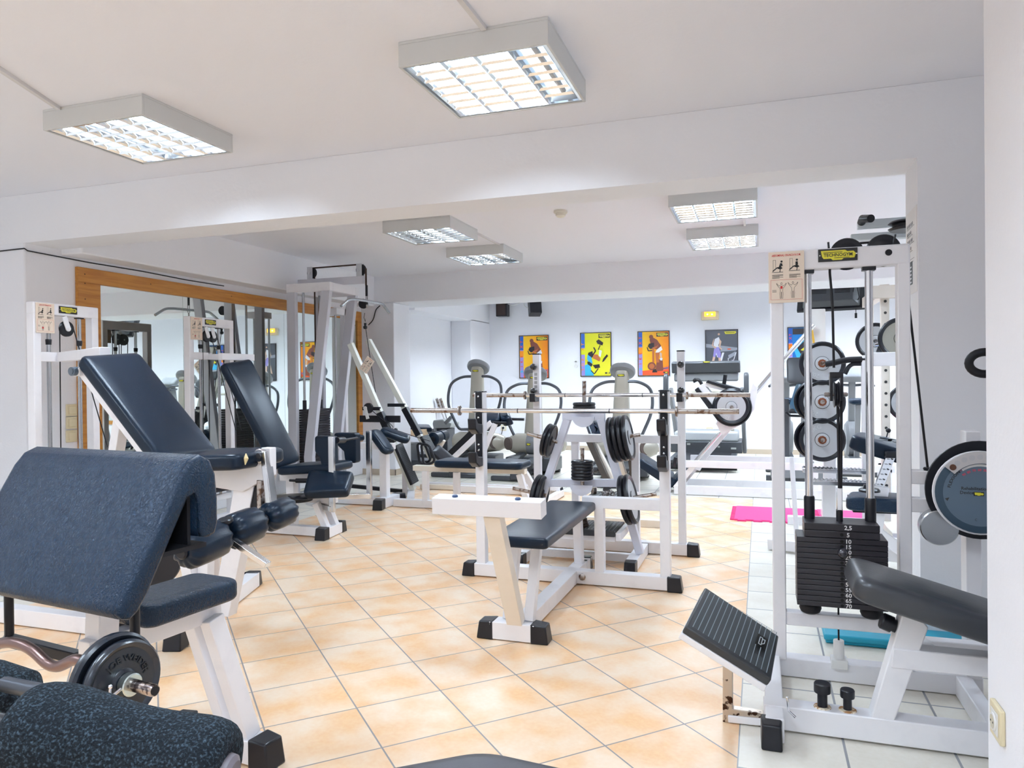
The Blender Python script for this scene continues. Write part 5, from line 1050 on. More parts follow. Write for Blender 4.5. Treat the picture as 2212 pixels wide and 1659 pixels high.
# cage with drilled uprights and guide rods
t = thing('smith_machine', 'cream drilled-post smith machine partly hidden by the right pillar', 'exercise machine', (1.1, 6.6, 0))
b = B(); xu = aY(1912, 800, 6.4).x; b.bar((xu, 6.4, 0), (xu, 6.4, 1.85), .06, .06); b.bar((xu+.02, 7.4, 0), (xu+.02, 7.4, 1.9), .06, .06); b.bar((xu, 6.4, 1.88), (xu, 7.45, 1.88), .07, .09); b.bar((xu-.1, 6.35, 1.86), (xu+1.2, 6.35, 1.86), .06, .10); b.bar((xu+1.15, 6.4, 0), (xu+1.15, 6.4, 1.85), .06, .06); b.bar((xu, 5.9, .035), (xu, 7.5, .035), .07, .07); obj('frame', b, CR, t, bevel=.004)
b = B()
for i in range(17): z = .35+.09*i; b.lathe((xu, 6.369, z), (0, -1, 0), [(0, .011), (.001, .011)], 12)
obj('post_hole', b, mat('hole_dark', (.03, .03, .03), .6), t, smooth=False)
b = B(); b.cyl((xu+.09, 6.35, .1), (xu+.09, 6.35, 1.82), .016); obj('guide_rod', b, ROD, t)
b = B(); b.cyl(aY(1890, 745, 6.3), aY(2010, 722, 6.3), .015); b.bar((xu-.06, 6.33, 1.37), (xu+.0, 6.33, 1.52), .05, .04, up=(0, 1, 0)); obj('smith_bar', b, CHR, t)
c = aY(1947, 731, 6.15); weight_plate(c, (-.1, -1, 0), .16, .04, 'black plate with grey centre on the smith machine bar, nearer one', 'plates on the smith machine', mat('plate_taupe', (.30, .29, .25), .5))
c = aY(1891, 737, 6.6); weight_plate(c, (-.1, -1, 0), .15, .035, 'dark plate on the smith machine, farther one half behind the guide rod', 'plates on the smith machine', PLG)
c = aY(1962, 870, 6.5); weight_plate(c, (-.2, -1, 0), .15, .035, 'dark plate at mid height on the smith machine, mostly behind the white tower', 'plates on the smith machine', PLG)
# calf / adductor seat with chrome adjuster
t = thing('seated_calf_bench', 'black padded seat with a tilted pad on a numbered chrome adjuster behind the tower', 'weight bench', (.7, 5.0, 0))
k5 = lambda u, v, y=5.0: aY(u, v, y)
quad_pad((k5(1826, 1073, 4.9), k5(1836, 1060, 5.25), k5(1990, 1066, 5.25), k5(1990, 1082, 4.9)), .085, 'seat', t, m=LW, rad=.05)
b = B(); p = k5(1842, 1102, 4.95); b.box(p.x, p.x+.55, 4.93, 5.25, p.z-.01, p.z+.05); obj('seat_board', b, BK, t)
quad_pad((k5(1838, 940, 5.0), k5(1852, 929, 5.28), k5(2000, 962, 5.28), k5(2000, 985, 5.0)), .095, 'tilted_pad', t, rad=.07)
b = B(); b.bar(k5(1924, 985), k5(1898, 1052), .05, .035, up=(0, 1, 0)); o = obj('adjuster', b, CHR, t, bevel=.002)
b = B()
for i in range(6): q = k5(1921-4.4*i, 992+11*i, 4.97); b.box(q.x+.012, q.x+.022, q.y-.003, q.y, q.z-.003, q.z+.003); b.box(q.x-.012, q.x+.004, q.y-.003, q.y, q.z-.001, q.z+.001)
obj('scale_marks', b, INK['ink'], o, smooth=False)
b = B(); b.box(*(lambda q: (q.x-.05, q.x+.09, 4.96, 5.06, q.z-.01, q.z+.03))(k5(1930, 985))); obj('pad_bracket', b, BP, t, bevel=.004)
b = B(); b.bar(k5(1903, 1050), k5(1888, 1145), .085, .075, up=(0, 1, 0)); b.bar(k5(1888, 1145), (.95, 5.0, .03), .07, .07); b.bar(k5(1710, 990, 5.6), k5(1722, 1175, 5.4), .03, .08, up=(0, 1, 0)); b.bar((.05, 5.45, .04), (1.0, 5.0, .10), .07, .07); obj('frame', b, WH, t, bevel=.004)
b = B(); b.lathe(k5(1878, 1062, 4.88), (0, 0, 1), [(0, .06), (.012, .06), (.02, .05)], 24); b.bar(k5(1868, 1064, 4.86), k5(1872, 1048, 4.86), .02, .03); obj('adjust_lever', b, BP, t)
b = B(); b.sph(k5(1919, 930, 5.3), .016, 14); b.cyl(k5(1919, 930, 5.3), k5(1912, 955, 5.3), .004); obj('pull_pin', b, BP, t)
# wall pull-up station at the upper right
t = thing('pull_up_bars', 'two flat grey bars with a foam handle high beside the right pillar', 'pull-up bars', (.7, 4.6, 2.0))
for (u, v0, v1) in ((1853, 477, 494), (1838, 507, 521)):
    p, q = aY(u, v0, 4.6), aY(u, v1, 4.6); b = B(); b.box(p.x, 1.4, 4.58, 4.64, q.z, p.z); obj('flat_bar', b, mat('grey_blue_enamel', (.52, .57, .60), .4), t, bevel=.002)
b = B(); p = aY(1861, 480, 4.58); b.tube([p+V((0, 0, 0)), p+V((.0, -.05, .01)), p+V((.03, -.14, -.01))], .022, 14); obj('foam_handle', b, BK, t)
b = B(); p = aY(1960, 490, 4.45); b.lathe(p+V((0, 0, -.02)), (0, 0, 1), [(0, .085), (.012, .095), (.02, .075), (.032, .075), (.04, .095), (.05, .085)], 32); obj('pulley_disc', b, BP, t)
b = B(); b.bar((1.2, 4.3, 0), (1.2, 4.6, 2.1), .06, .06, up=(1, 0, 0)); b.bar((1.2, 4.61, .03), (1.2, 5.3, .03), .06, .06); obj('support_post', b, WH, t)
# exercise bikes beyond
def bike(p, s, label):
    x, y = p; t = thing('exercise_bike', label, 'exercise bike', (x, y, 0), 0, 'exercise bikes at the far right')
    b = B(); b.pad(TF((x, y, 1.18), (1, 0, 0), (0, -.6, .8)), .34, .22, .10, r=.03, round_end=.05); obj('console', b, MG, t)
    b = B(); b.bar((x, y+.02, 1.15), (x+.0, y+.15, .35), .08, .10, up=(0, 1, 0)); obj('column', b, MG, t, bevel=.01)
    b = B(); b.tube([(x-.22, y-.25, 1.08), (x-.2, y-.05, 1.10), (x, y+.02, 1.08), (x+.2, y-.05, 1.10), (x+.22, y-.25, 1.08)], .017, 8, fil=.06); obj('handlebar', b, CT, t)
    b = B(); b.lathe((x-.08, y+.1, .38), (1, 0, 0), [(0, .2), (.03, .24), (.13, .24), (.16, .2)], 32); obj('flywheel_cover', b, MG, t)
    b = B(); b.pad(TF((x, y-.62, .86), (0, -1, 0), (0, 0, 1)), .26, .22, .07, r=.03, round_end=.09); obj('saddle', b, LW, t)
    b = B(); b.bar((x, y-.60, .86), (x, y-.42, .2), .05, .06, up=(1, 0, 0)); obj('seat_post', b, MG, t, bevel=.004)
    b = B(); b.bar((x, y-.75, .12), (x, y+.3, .12), .14, .12); b.bar((x-.28, y-.75, .04), (x+.28, y-.75, .04), .08, .07); b.bar((x-.28, y+.3, .04), (x+.28, y+.3, .04), .08, .07); obj('base', b, DG, t, bevel=.01)
bike((.33, 10.6), 1, 'grey exercise bike half hidden behind the stacked grey plates')
bike((1.12, 10.4), 1, 'grey exercise bike seen between the guide rods of the white tower')
# second recumbent with blue seat shell, left of the plates
t = thing('recumbent_bike', 'blue-shelled recumbent bike left of the grey plates', 'exercise bike', (.28, 8.9, 0))
k9 = lambda u, v, y=8.9: aY(u, v, y)
b = B(); b.pad(TF(k9(1728, 803), (1, 0, 0), (0, -1, .3)), .28, .30, .08, r=.02, round_end=.04); obj('display', b, DG, t); b = B(); b.box(.05, .9, 8.86, 8.94, 0, .08); b.bar((.28, 9.0, .08), (.28, 9.02, .95), .05, .05); obj('foot_rail', b, DG, t)
b = B(); b.pad(TF(k9(1735, 860), (.3, 0, 1), (-1, -.6, 0)), .36, .22, .08, r=.03, round_end=.08); obj('seat_shell', b, mat('blue_shell', (.03, .12, .22), .3), t)
b = B(); b.bar(k9(1742, 880), (.45, 8.9, .1), .10, .08, up=(0, 1, 0)); b.bar((.1, 8.9, .12), (.8, 8.9, .12), .14, .12); obj('frame', b, MG, t, bevel=.01)
b = B(); b.pad(TF(k9(1722, 893), (1, 0, 0), (0, 0, 1)), .18, .14, .05, r=.02); b.tube([k9(1697, 890), k9(1705, 898), k9(1735, 899), k9(1745, 915)], .014, 8); obj('side_handle', b, BP, t)
# benches between the row machine and the trainers
t = thing('hyperextension_bench', 'sloping back extension bench with black thigh pads and side handles', 'weight bench', (-3.0, 7.6, 0))
k7 = lambda u, v, y=7.5: aY(u, v, y)
quad_pad((k7(1014, 915), k7(1034, 888, 7.8), k7(1080, 880, 7.8), k7(1078, 905)), .10, 'thigh_pad', t, rad=.05)
quad_pad((k7(1082, 905), k7(1072, 882, 7.8), k7(1096, 884, 7.8), k7(1104, 900)), .11, 'hip_roll', t, rad=.05)
for p_, q_ in ((k7(1049, 912), k7(1094, 914)), (k7(1090, 905, 7.8), k7(1132, 906, 7.8))): b = B(); b.cyl(p_, q_, .016); obj('side_handle', b, BP, t)
b = B(); b.bar(k7(1062, 912), k7(968, 1000), .055, .05, up=(0, 1, 0)); b.bar(k7(1070, 915), k7(1030, 1010), .05, .05, up=(0, 1, 0)); b.bar((-3.6, 7.55, .03), (-2.4, 7.55, .03), .06, .06); obj('frame', b, WH, t, bevel=.004)
b = B(); b.bar(k7(1020, 935), k7(968, 985), .07, .02, up=(0, 1, 0)); obj('anti_slip_strip', b, BK, t)
t = thing('leg_raise_bench', 'bench end with two small black foam rollers on a cream post', 'weight bench', (-3.3, 7.3, 0))
b = B(); p, q = k7(943, 948, 7.3), k7(958, 943, 7.5); d_ = (q-p).normalized()
for s_, L_ in ((0, .16), (.18, .14)): b.lathe(p+d_*s_+V((-.02, -.05, 0)), d_, [(0, .05), (.01, .07), (L_-.01, .07), (L_, .05)], 28)
obj('foam_rollers', b, LE, t)
b = B(); b.lathe(p+V((-.02, -.05, 0)), -d_, [(0, .03), (.01, .028)], 20); obj('roller_cap', b, BP, t)
b = B(); b.bar(k7(958, 950, 7.4), k7(938, 985, 7.4), .05, .05, up=(0, 1, 0)); b.bar(k7(945, 965, 7.4), k7(965, 1003, 7.4), .05, .05, up=(0, 1, 0)); b.bar((-3.6, 7.42, .03), (-3.05, 7.42, .03), .05, .05); obj('frame', b, CR, t, bevel=.004)
# adjustable incline bench seen through the weight tree
t = thing('incline_bench', 'incline bench with its black backrest seen through the top of the weight tree', 'weight bench', (-1.2, 6.2, 0))
k6 = lambda u, v, y=6.0: aY(u, v, y)
quad_pad((k6(1262, 906, 6.1), k6(1297, 904, 6.1), k6(1314, 942, 5.8), k6(1276, 944, 5.8)), .07, 'backrest', t, rad=.03)
b = B(); b.bar(k6(1276, 955), k6(1316, 1042, 5.8), .05, .09, up=(0, 1, 0)); b.bar(k6(1362, 960), k6(1372, 1030), .05, .16, up=(0, 1, 0)); obj('wooden_back', b, mat('dark_wood', (.06, .045, .035), .45), t, bevel=.004)
b = B(); b.bar(k6(1287, 960), k6(1328, 1042, 5.8), .03, .05, up=(0, 1, 0)); b.bar(k6(1338, 995), k6(1352, 1040), .05, .06, up=(0, 1, 0)); b.bar((-1.6, 6.0, .03), (-.75, 6.0, .03), .06, .06); obj('frame', b, CR, t, bevel=.004)
legcap(t, aZ(1317, 1062), (-1, 0, 0), .09, .09, .07)
b = B(); b.lathe(k6(1284, 1015, 7.2), (1, 0, 0), [(0, .03), (.03, .03), (.03, .014), (.11, .014), (.11, .03), (.14, .03)], 16); obj('adjust_handle', b, BP, t)
# mats
PK = mat('pink_foam', (.83, .05, .26), .6); BLM = mat('blue_foam', (.0, .12, .62), .6)
def puzzle_mat(x0, x1, y0, y1, m, label, th=.014):
    b = B(); b.box(x0, x1, y0, y1, .001, th)
    n = int((x1-x0)/.11)
    for i in range(n): xx = x0+(x1-x0)*(i+.25)/n; b.prism([(xx, y0, .001), (xx+.012-.02, y0-.03, .001), (xx+.065, y0-.03, .001), (xx+.05, y0, .001)], (0, 0, th-.001))
    n = int((y1-y0)/.06)
    for i in range(n): yy = y0+(y1-y0)*(i+.2)/n; b.box(x0-.035, x0, yy, yy+.028, .001, th)
    one('floor_mat', b, m, label, 'exercise mat', 'interlocking foam mats on the floor')
puzzle_mat(-.22, .42, 6.46, 7.12, PK, 'bright pink foam mat with toothed edges, left part lying across the tile border')
puzzle_mat(.47, .98, 6.42, 7.12, PK, 'bright pink foam mat on the right, behind the weight stack of the white tower')
puzzle_mat(.92, 1.55, 5.75, 6.38, BLM, 'bright blue foam mat beside the pink mats, behind the white tower')
# alcove at the back left
t = thing('cream_flat_bench', 'cream framed bench with a dark pad in the left alcove', 'weight bench', (-4.3, 9.2, 0))
kA = lambda u, v, y=8.9: aY(u, v, y)
quad_pad((kA(852, 923), kA(852, 915, 9.25), kA(928, 916, 9.25), kA(934, 924)), .06, 'pad', t, rad=.04)
b = B(); b.bar(kA(850, 936), kA(922, 934), .05, .09); b.bar(kA(916, 932), kA(930, 965), .05, .08, up=(0, 1, 0)); b.bar(kA(860, 936), (kA(860, 936).x, 8.9, 0), .05, .05); b.bar((kA(930, 965).x, 8.9, .38), (kA(930, 965).x+.02, 8.9, 0), .05, .06, up=(0, 1, 0)); obj('frame', b, mat('pale_pine', (.78, .60, .40), .5), t, bevel=.004)
t = thing('stepper_machine', 'dark grey stepper with light grey top behind the cream bench', 'stepper', (-4.1, 9.8, 0))
kB = lambda u, v, y=9.7: aY(u, v, y)
b = B(); b.prism([kB(*q) for q in ((934, 915), (936, 908), (957, 906), (962, 912), (975, 914), (973, 924), (936, 926))], (0, .3, 0)); obj('top_cover', b, mat('light_grey_plastic', (.36, .38, .38), .45), t, bevel=.01)
b = B(); p = kB(935, 926); q = kB(965, 926); b.box(p.x, q.x, 9.72, 10.0, .08, p.z-.0); b.box(p.x-.25, q.x+.1, 9.5, 10.1, .02, .16); obj('body', b, DG, t, bevel=.01)
b = B(); b.bar(kB(925, 935), kB(942, 928), .12, .05); b.bar(kB(962, 915), kB(976, 900), .05, .05); obj('pedal', b, MG, t, bevel=.006)
t = thing('striped_step_ladder', 'tall dark and silver striped machine side at the column edge', 'exercise machine', (-4.5, 8.9, 0))
b = B(); b.prism([kA(*q, 9.0) for q in ((846, 828), (855, 826), (868, 850), (876, 915), (872, 925), (846, 925))], (0, .14, 0)); obj('side_panel', b, DG, t, bevel=.01)
for i, v in enumerate((848, 875, 898, 912)):
    b = B(); p, q = kA(842, v, 8.995), kA(866+2*i, v, 8.995); b.box(p.x, q.x, 8.985, 8.999, p.z-.022, p.z+.016); obj('silver_band', b, mat('light_grey_plastic', (.36, .38, .38), .45), t)
b = B(); p = kA(850, 960, 9.0); b.box(p.x-.15, p.x+.25, 8.95, 9.3, 0, .35); obj('base', b, DG, t, bevel=.02)
b = B(); b.box(-4.62, -4.05, 9.05, 9.4, 0, .12); one('step_platform', b, DG, 'dark step platform lying on the floor under the cream bench', 'step platform', bevel=.01)
t = thing('dumbbell', 'small purple dumbbell on the floor under the cream bench', 'dumbbell', (-4.1, 8.75, 0)); PU = mat('purple_vinyl', (.16, .03, .42), .4); p = aZ(905, 981)
b = B(); b.cyl(p+V((-.05, 0, .045)), p+V((.05, 0, .045)), .014); obj('grip', b, PU, t)
for s in (-1, 1): b = B(); b.lathe(p+V((s*.05, 0, .045)), (s, 0, 0), [(0, .03), (.008, .042), (.04, .042), (.048, .03)], 8); obj('weight_head', b, PU, t)
for (uu, vv), (ub, vb), lb in (((943, 861), (972, 940), 'steel barbell leaning in the alcove corner, left of two'), ((951, 861), (978, 944), 'steel barbell leaning in the alcove corner, right of two')):
    tp = aX(uu, vv, -4.80); d_ = aY(ub, vb, 10.75)-tp; d_.normalize(); e_ = tp+d_*(tp.z/-d_.z) if d_.z < 0 else tp
    barbell(tp, e_+UZ*.012, lb, r=.013, sl=.20, rs=.024)
# ================================================================ walls: mirror, posters, fittings
MIRR = mat('mirror_silver', (.80, .86, .83), .015, 1)
t = thing('wall_mirror', 'large wall mirror in an orange pine frame on the left wall', 'mirror', (XM, 6.2, .4))
fx = XM+.03; ya, yb = aX(168, 577, fx).y, 8.36; zt0 = 2.10; zb0 = .50
wf = .115
b = B(); b.box(XM, fx, ya, yb, zt0-wf, zt0); obj('frame_rail', b, WOOD, t, bevel=.003)
b = B(); b.box(XM, fx, ya, yb, zb0-.07, zb0); obj('frame_rail', b, WOOD, t, bevel=.003)
b = B(); b.box(XM, fx, ya, ya+.20, zb0, zt0-wf); obj('frame_stile', b, WOOD, t, bevel=.003)
b = B(); b.box(XM, fx, yb-.10, yb, zb0, zt0-wf); obj('frame_stile', b, WOOD, t, bevel=.003)
ys_ = [ya+.20, 5.28, 6.75, yb-.10]
for y0, y1 in zip(ys_, ys_[1:]): b = B(); b.box(XM+.001, XM+.012, y0+.0015, y1-.0015, zb0, zt0-wf); obj('mirror_pane', b, MIRR, t, smooth=False)
b = B()
for y, z in ((ya+.06, 1.98), (ya+.06, 1.86), (ya+.06, 2.05), (5.9, 2.05), (6.9, 2.05), (4.9, 2.05), (7.8, 2.05)): b.lathe((fx, y, z), (1, 0, 0), [(0, .006), (.001, .006)], 8)
obj('screw_heads', b, mat('screw_dark', (.12, .05, .01), .5), t, smooth=False)
# second framed mirror on the far wall, seen by reflection
t = thing('far_wall_mirror', 'orange framed mirror on the far wall at the right, seen in reflection', 'mirror', (3.2, YW, 1.0))
b = B(); b.box(2.35, 4.15, YW-.03, YW, 1.62, 1.74); b.box(2.35, 2.45, YW-.03, YW, .4, 1.62); b.box(2.35, 4.15, YW-.03, YW, .34, .42); obj('frame', b, WOOD, t, bevel=.003)
b = B(); b.box(2.45, 4.15, YW-.015, YW-.004, .42, 1.62); obj('mirror_pane', b, MIRR, t, smooth=False)
# black cable along the beam above the mirror
b = B(); P_ = [V((-5.2, YN-.008, 2.165)), V((XM+.01, YN-.006, 2.17))]+[V((XM+.008, YN+.02+.5*i, 2.158-.006*(i % 2)-.004*i)) for i in range(0, 5)]; b.tube(P_, .0045, 6)
one('wall_cable', b, BK, 'thin black cable running along the top of the left wall above the mirror', 'cable')
b = B(); b.tube([aY(796, 702, YF-.01), aY(806, 692, YF-.01), aY(812, 668, YF-.01), aY(821, 660, YF-.01)], .006, 6, fil=.05); one('wall_cable', b, BK, 'short dark cable hanging on the column beside the lat bar', 'cable')
# light switches
for i, v in enumerate((886, 913, 942)):
    b = B(); p = aX(153, v, XM); b.box(XM, XM+.014, p.y-.045, p.y+.045, p.z-.045, p.z+.045); t = thing('light_switch', 'beige light switch left of the mirror, %s of three' % ('top', 'middle', 'bottom')[i], 'light switch', (XM, p.y, p.z), 0, 'beige light switches left of the mirror'); obj('switch_plate', b, BEI, t, bevel=.004)
    b = B(); b.box(XM+.013, XM+.019, p.y-.03, p.y+.03, p.z-.03, p.z+.03); obj('rocker', b, BEI, t, bevel=.003)
def socket(T, label, m=BEI, cord=False, s=.08):
    t = thing('wall_socket', label, 'power socket', T @ V((0, 0, 0)), 0)
    b = B(); b.box(-s/2, s/2, -s/2, s/2, 0, .012, T); obj('socket_plate', b, m, t, bevel=.003)
    b = B(); b.box(-s*.33, s*.33, -s*.33, s*.33, .012, .014, T); b.loft([b.ring(T @ M.Translation((0, 0, .014)), s*.27, 24), b.ring(T @ M.Translation((0, 0, .018)), s*.25, 24)]); obj('socket_insert', b, WPL, t, bevel=.001)
    b = B(); b.loft([b.ring(T @ M.Translation((0, 0, .0181)), s*.20, 20), b.ring(T @ M.Translation((0, 0, .0184)), s*.20, 20)]); obj('socket_well', b, mat('socket_cream', (.60, .56, .44), .4), t)
    b = B()
    for dx in (-.1, .1): b.loft([b.ring(T @ M.Translation((dx*s, 0, .0186)), s*.03, 10), b.ring(T @ M.Translation((dx*s, 0, .019)), s*.03, 10)])
    obj('pin_hole', b, BK, t, smooth=False)
    if cord:
        b = B(); b.cyl(T @ V((0, 0, .015)), T @ V((0, 0, .05)), .018); b.tube([T @ V((0, 0, .045)), T @ V((-.01, -.06, .05)), T @ V((-.05, -.2, .06))], .006, 8, fil=.03); obj('plug', b, m if cord == 2 else BK, t)
p = aX(2161, 1560, .55); socket(TF((.55, p.y, p.z), (0, -1, 0), (-1, 0, 0)), 'beige power socket on the white wall at the right edge', s=.085)
socket(FACE(aY(1088, 924, YW)), 'beige power socket with a black plug on the far wall behind the trainers', cord=True, s=.10)
socket(FACE(aY(1533, 930, YW)), 'beige power socket with a pale plug on the far wall under the leg press plate', cord=2, s=.10)
b = B(); p = aY(1244, 785, YW-.004); b.box(p.x-.012, p.x+.012, p.y-.004, p.y+.004, p.z-.05, p.z+.05); b.box(p.x-.035, p.x+.035, p.y-.004, p.y+.004, p.z+.02, p.z+.038); b.lathe(p+V((0, 0, -.045)), (0, -1, 0), [(0, .03), (.01, .03)], 20); one('wall_hook', b, WPL, 'small white wall hook between the first and second posters', 'wall hook')
b = B(); p = aY(1262, 828, YW-.01); b.box(p.x-.03, p.x+.03, p.y-.01, p.y+.01, p.z-.03, p.z+.03); one('wall_switch', b, DG, 'small dark wall switch just under the second poster', 'light switch')
# smoke alarm
t = thing('smoke_detector', 'round cream smoke detector on the ceiling between the far lights', 'smoke detector', (0, 0, 0)); p = aZ(1211, 455, ZC); t.location = p
b = B(); b.lathe(p, (0, 0, -1), [(0, .052), (.012, .055), (.022, .052)], 32); obj('base', b, mat('cream_plastic', (.70, .66, .56), .4), t)
b = B(); b.lathe(p+V((0, 0, -.022)), (0, 0, -1), [(0, .040), (.02, .040), (.03, .028), (.034, .012)], 32); obj('sensor_head', b, MT['cream_plastic'], t)
# emergency light
t = thing('emergency_light', 'small cream emergency light with two glowing amber lamps above the running poster', 'emergency light', aY(1533, 682, YW))
p, q = aY(1515, 674, YW), aY(1553, 691, YW); b = B(); b.box(p.x, q.x, YW-.05, YW, q.z, p.z); obj('body', b, BEI, t, bevel=.008)
b = B(); b.box(p.x+.05, q.x-.05, YW-.062, YW-.05, q.z+.055, p.z-.005); obj('amber_lens', b, mat('amber_lens', (.9, .45, .03), .3, emit=((1, .42, .03), 1.6)), t, bevel=.004)
for u in (1528, 1538): b = B(); b.sph(aY(u, 679, YW-.066), .012, 12); obj('lamp', b, mat('amber_lamp', (1, .8, .3), .3, emit=((1, .72, .15), 14)), t)
# speakers
t = thing('wall_speaker', 'black wall speaker facing the room near the far left corner', 'speaker', aY(1083, 665, YW-.1), 0, 'pair of black wall speakers'); p, q = aY(1071, 640, YW-.15), aY(1095, 683, YW-.15)
b = B(); b.box(p.x, q.x, YW-.16, YW, q.z, p.z); obj('cabinet', b, BP, t, bevel=.01); b = B(); b.box(p.x+.012, q.x-.02, YW-.168, YW-.16, q.z+.02, p.z-.01); obj('grille', b, mat('grille_brown', (.035, .02, .018), .8, bump=(400, .5)), t)
t = thing('wall_speaker', 'black speaker turned sideways on a bracket, right of the other speaker', 'speaker', aY(1153, 668, YW-.2), 0, 'pair of black wall speakers'); c = aY(1155, 662, YW-.25); T = M.Translation(c) @ M.Rotation(math.radians(-62), 4, 'Z') @ M.Rotation(math.radians(-18), 4, 'Y')
b = B(); b.box(-.09, .09, -.10, .10, -.15, .15, T); obj('cabinet', b, BP, t, bevel=.008); b = B(); b.bar(c+V((-.08, .05, 0)), (c.x-.12, YW, c.z+.05), .04, .04); obj('bracket', b, WPL, t)
b = B(); b.tube([aY(1070, 636, YW-.02), aY(1105, 662, YW-.1), aY(1128, 652, YW-.1), aY(1140, 640, YW-.1)], .008, 8, fil=.15); b.tube([c+V((-.1, 0, -.03)), c+V((-.2, 0, .02)), c+V((-.17, .05, .15))], .006, 8, fil=.1); one('speaker_cable', b, WPL, 'white cable looping between the two speakers', 'cable')
# televisions hung from the ceiling
def tv(c, w, h, rz, tilt, label, wires=False):
    t = thing('television', label, 'television', c, 0, 'ceiling hung televisions'); T = M.Translation(c) @ M.Rotation(rz, 4, 'Z') @ M.Rotation(tilt, 4, 'X')
    b = B(); b.box(-w/2, w/2, -.02, .03, -h/2, h/2, T); obj('bezel', b, BP, t, bevel=.006)
    b = B(); b.box(-w/2+.03, w/2-.03, .0301, .033, -h/2+.03, h/2-.03, T); obj('screen', b, mat('screen_black', (.01, .012, .016), .12), t)
    b = B(); b.hexa([T @ V(q) for q in ((-w*.42, -.02, -h*.44), (w*.42, -.02, -h*.44), (w*.42, -.02, h*.44), (-w*.42, -.02, h*.44), (-w*.32, -.12, -h*.36), (w*.32, -.12, -h*.36), (w*.32, -.12, h*.3), (-w*.32, -.12, h*.3))]); obj('rear_housing', b, DG, t, bevel=.01)
    b = B(); b.bar(T @ V((0, -.12, .05)), (T @ V((0, -.16, 0))).xy.to_3d()+V((0, 0, ZC)), .05, .05); obj('ceiling_mount', b, BP, t)
    b = B()
    for i in range(6): b.box(-w*.28, -w*.06, -.1225, -.119, -h*.1+.02*i, -h*.1+.02*i+.008, T); b.box(w*.06, w*.28, -.1225, -.119, -h*.1+.02*i, -h*.1+.02*i+.008, T)
    obj('vents', b, BK, t, smooth=False)
    if wires: b = B(); q = T @ V((w*.36, -.13, 0)); b.tube([q+V((0, 0, .15)), q+V((-.04, 0, -.12)), q+V((0, 0, -.16)), q+V((.04, 0, -.12)), q+V((.0, 0, .1))], .005, 8, fil=.03); b.tube([q+V((0, 0, -.15)), q+V((0, 0, -.30))], .004, 8); b.cyl(q+V((0, 0, -.30)), q+V((0, 0, -.36)), .014); obj('hanging_plug', b, BK, t)
c = aY(1796, 640, 9.9); tv(c, .78, .42, math.radians(-10), math.radians(-32), 'black television seen from behind, tilted down between the guide rods', True)
tv(V((-.75, 9.75, 2.18)), .62, .34, math.radians(175), math.radians(0), 'black television hanging above the far room, hidden from direct view by the beam') if False else None
# posters
YEL = mat('poster_yellow', (.86, .66, .02), .25); ORN = mat('poster_orange', (.85, .28, .02), .25); LIM = mat('poster_lime', (.66, .70, .02), .25); PBL = mat('poster_blue', (.03, .12, .50), .25); PVI = mat('poster_violet', (.30, .26, .62), .25)
PGR = mat('poster_grey', (.06, .065, .075), .25); PSK = mat('poster_skin', (.45, .13, .04), .3); PSL = mat('poster_light_skin', (.62, .42, .32), .3); PBK = mat('poster_black', (.02, .015, .02), .3); PWH = mat('poster_white', (.75, .76, .82), .3); PRD = mat('poster_red', (.72, .10, .03), .25); PCY = mat('poster_cyan', (.05, .42, .68), .25); PMB = mat('poster_brown', (.20, .06, .04), .3); PMG = mat('poster_midgrey', (.28, .30, .36), .3)
PM = dict(INK, YEL=YEL, ORN=ORN, LIM=LIM, PBL=PBL, PVI=PVI, PGR=PGR, PSK=PSK, PSL=PSL, PBK=PBK, PWH=PWH, PRD=PRD, PCY=PCY, PMB=PMB, PMG=PMG)
def grad(name, c0, c1, w, diag=.0):
    m = mat(name, c0, .25); n = m.node_tree.nodes; L = m.node_tree.links; tc = n.new('ShaderNodeTexCoord'); s = n.new('ShaderNodeSeparateXYZ'); r = n.new('ShaderNodeMapRange'); mx = n.new('ShaderNodeMix'); mx.data_type = 'RGBA'
    mx.inputs[6].default_value = (*c0, 1); mx.inputs[7].default_value = (*c1, 1); r.inputs[1].default_value = 0; r.inputs[2].default_value = w
    nz = n.new('ShaderNodeTexNoise'); nz.inputs['Scale'].default_value = 9; ad = n.new('ShaderNodeMath'); ad.operation = 'MULTIPLY_ADD'; ad.inputs[1].default_value = .22
    L.new(tc.outputs['Generated'], s.inputs[0]); L.new(tc.outputs['Generated'], nz.inputs[0]); L.new(nz.outputs[0], ad.inputs[0]); L.new(s.outputs[0 if diag == 0 else 2], ad.inputs[2]); L.new(ad.outputs[0], r.inputs[0]); L.new(r.outputs[0], mx.inputs[0]); L.new(mx.outputs[2], n['Principled BSDF'].inputs['Base Color']); return m
GB = grad('poster_sunset', (.88, .62, .02), (.80, .17, .01), 1.25); GT = grad('poster_meadow', (.62, .66, .01), (.80, .74, .04), 1.2); GR = grad('poster_night', (.05, .055, .065), (.11, .12, .15), 1.1, 1)
GE = grad('poster_deep_blue', (.01, .10, .42), (.02, .22, .60), 1.1, 1)
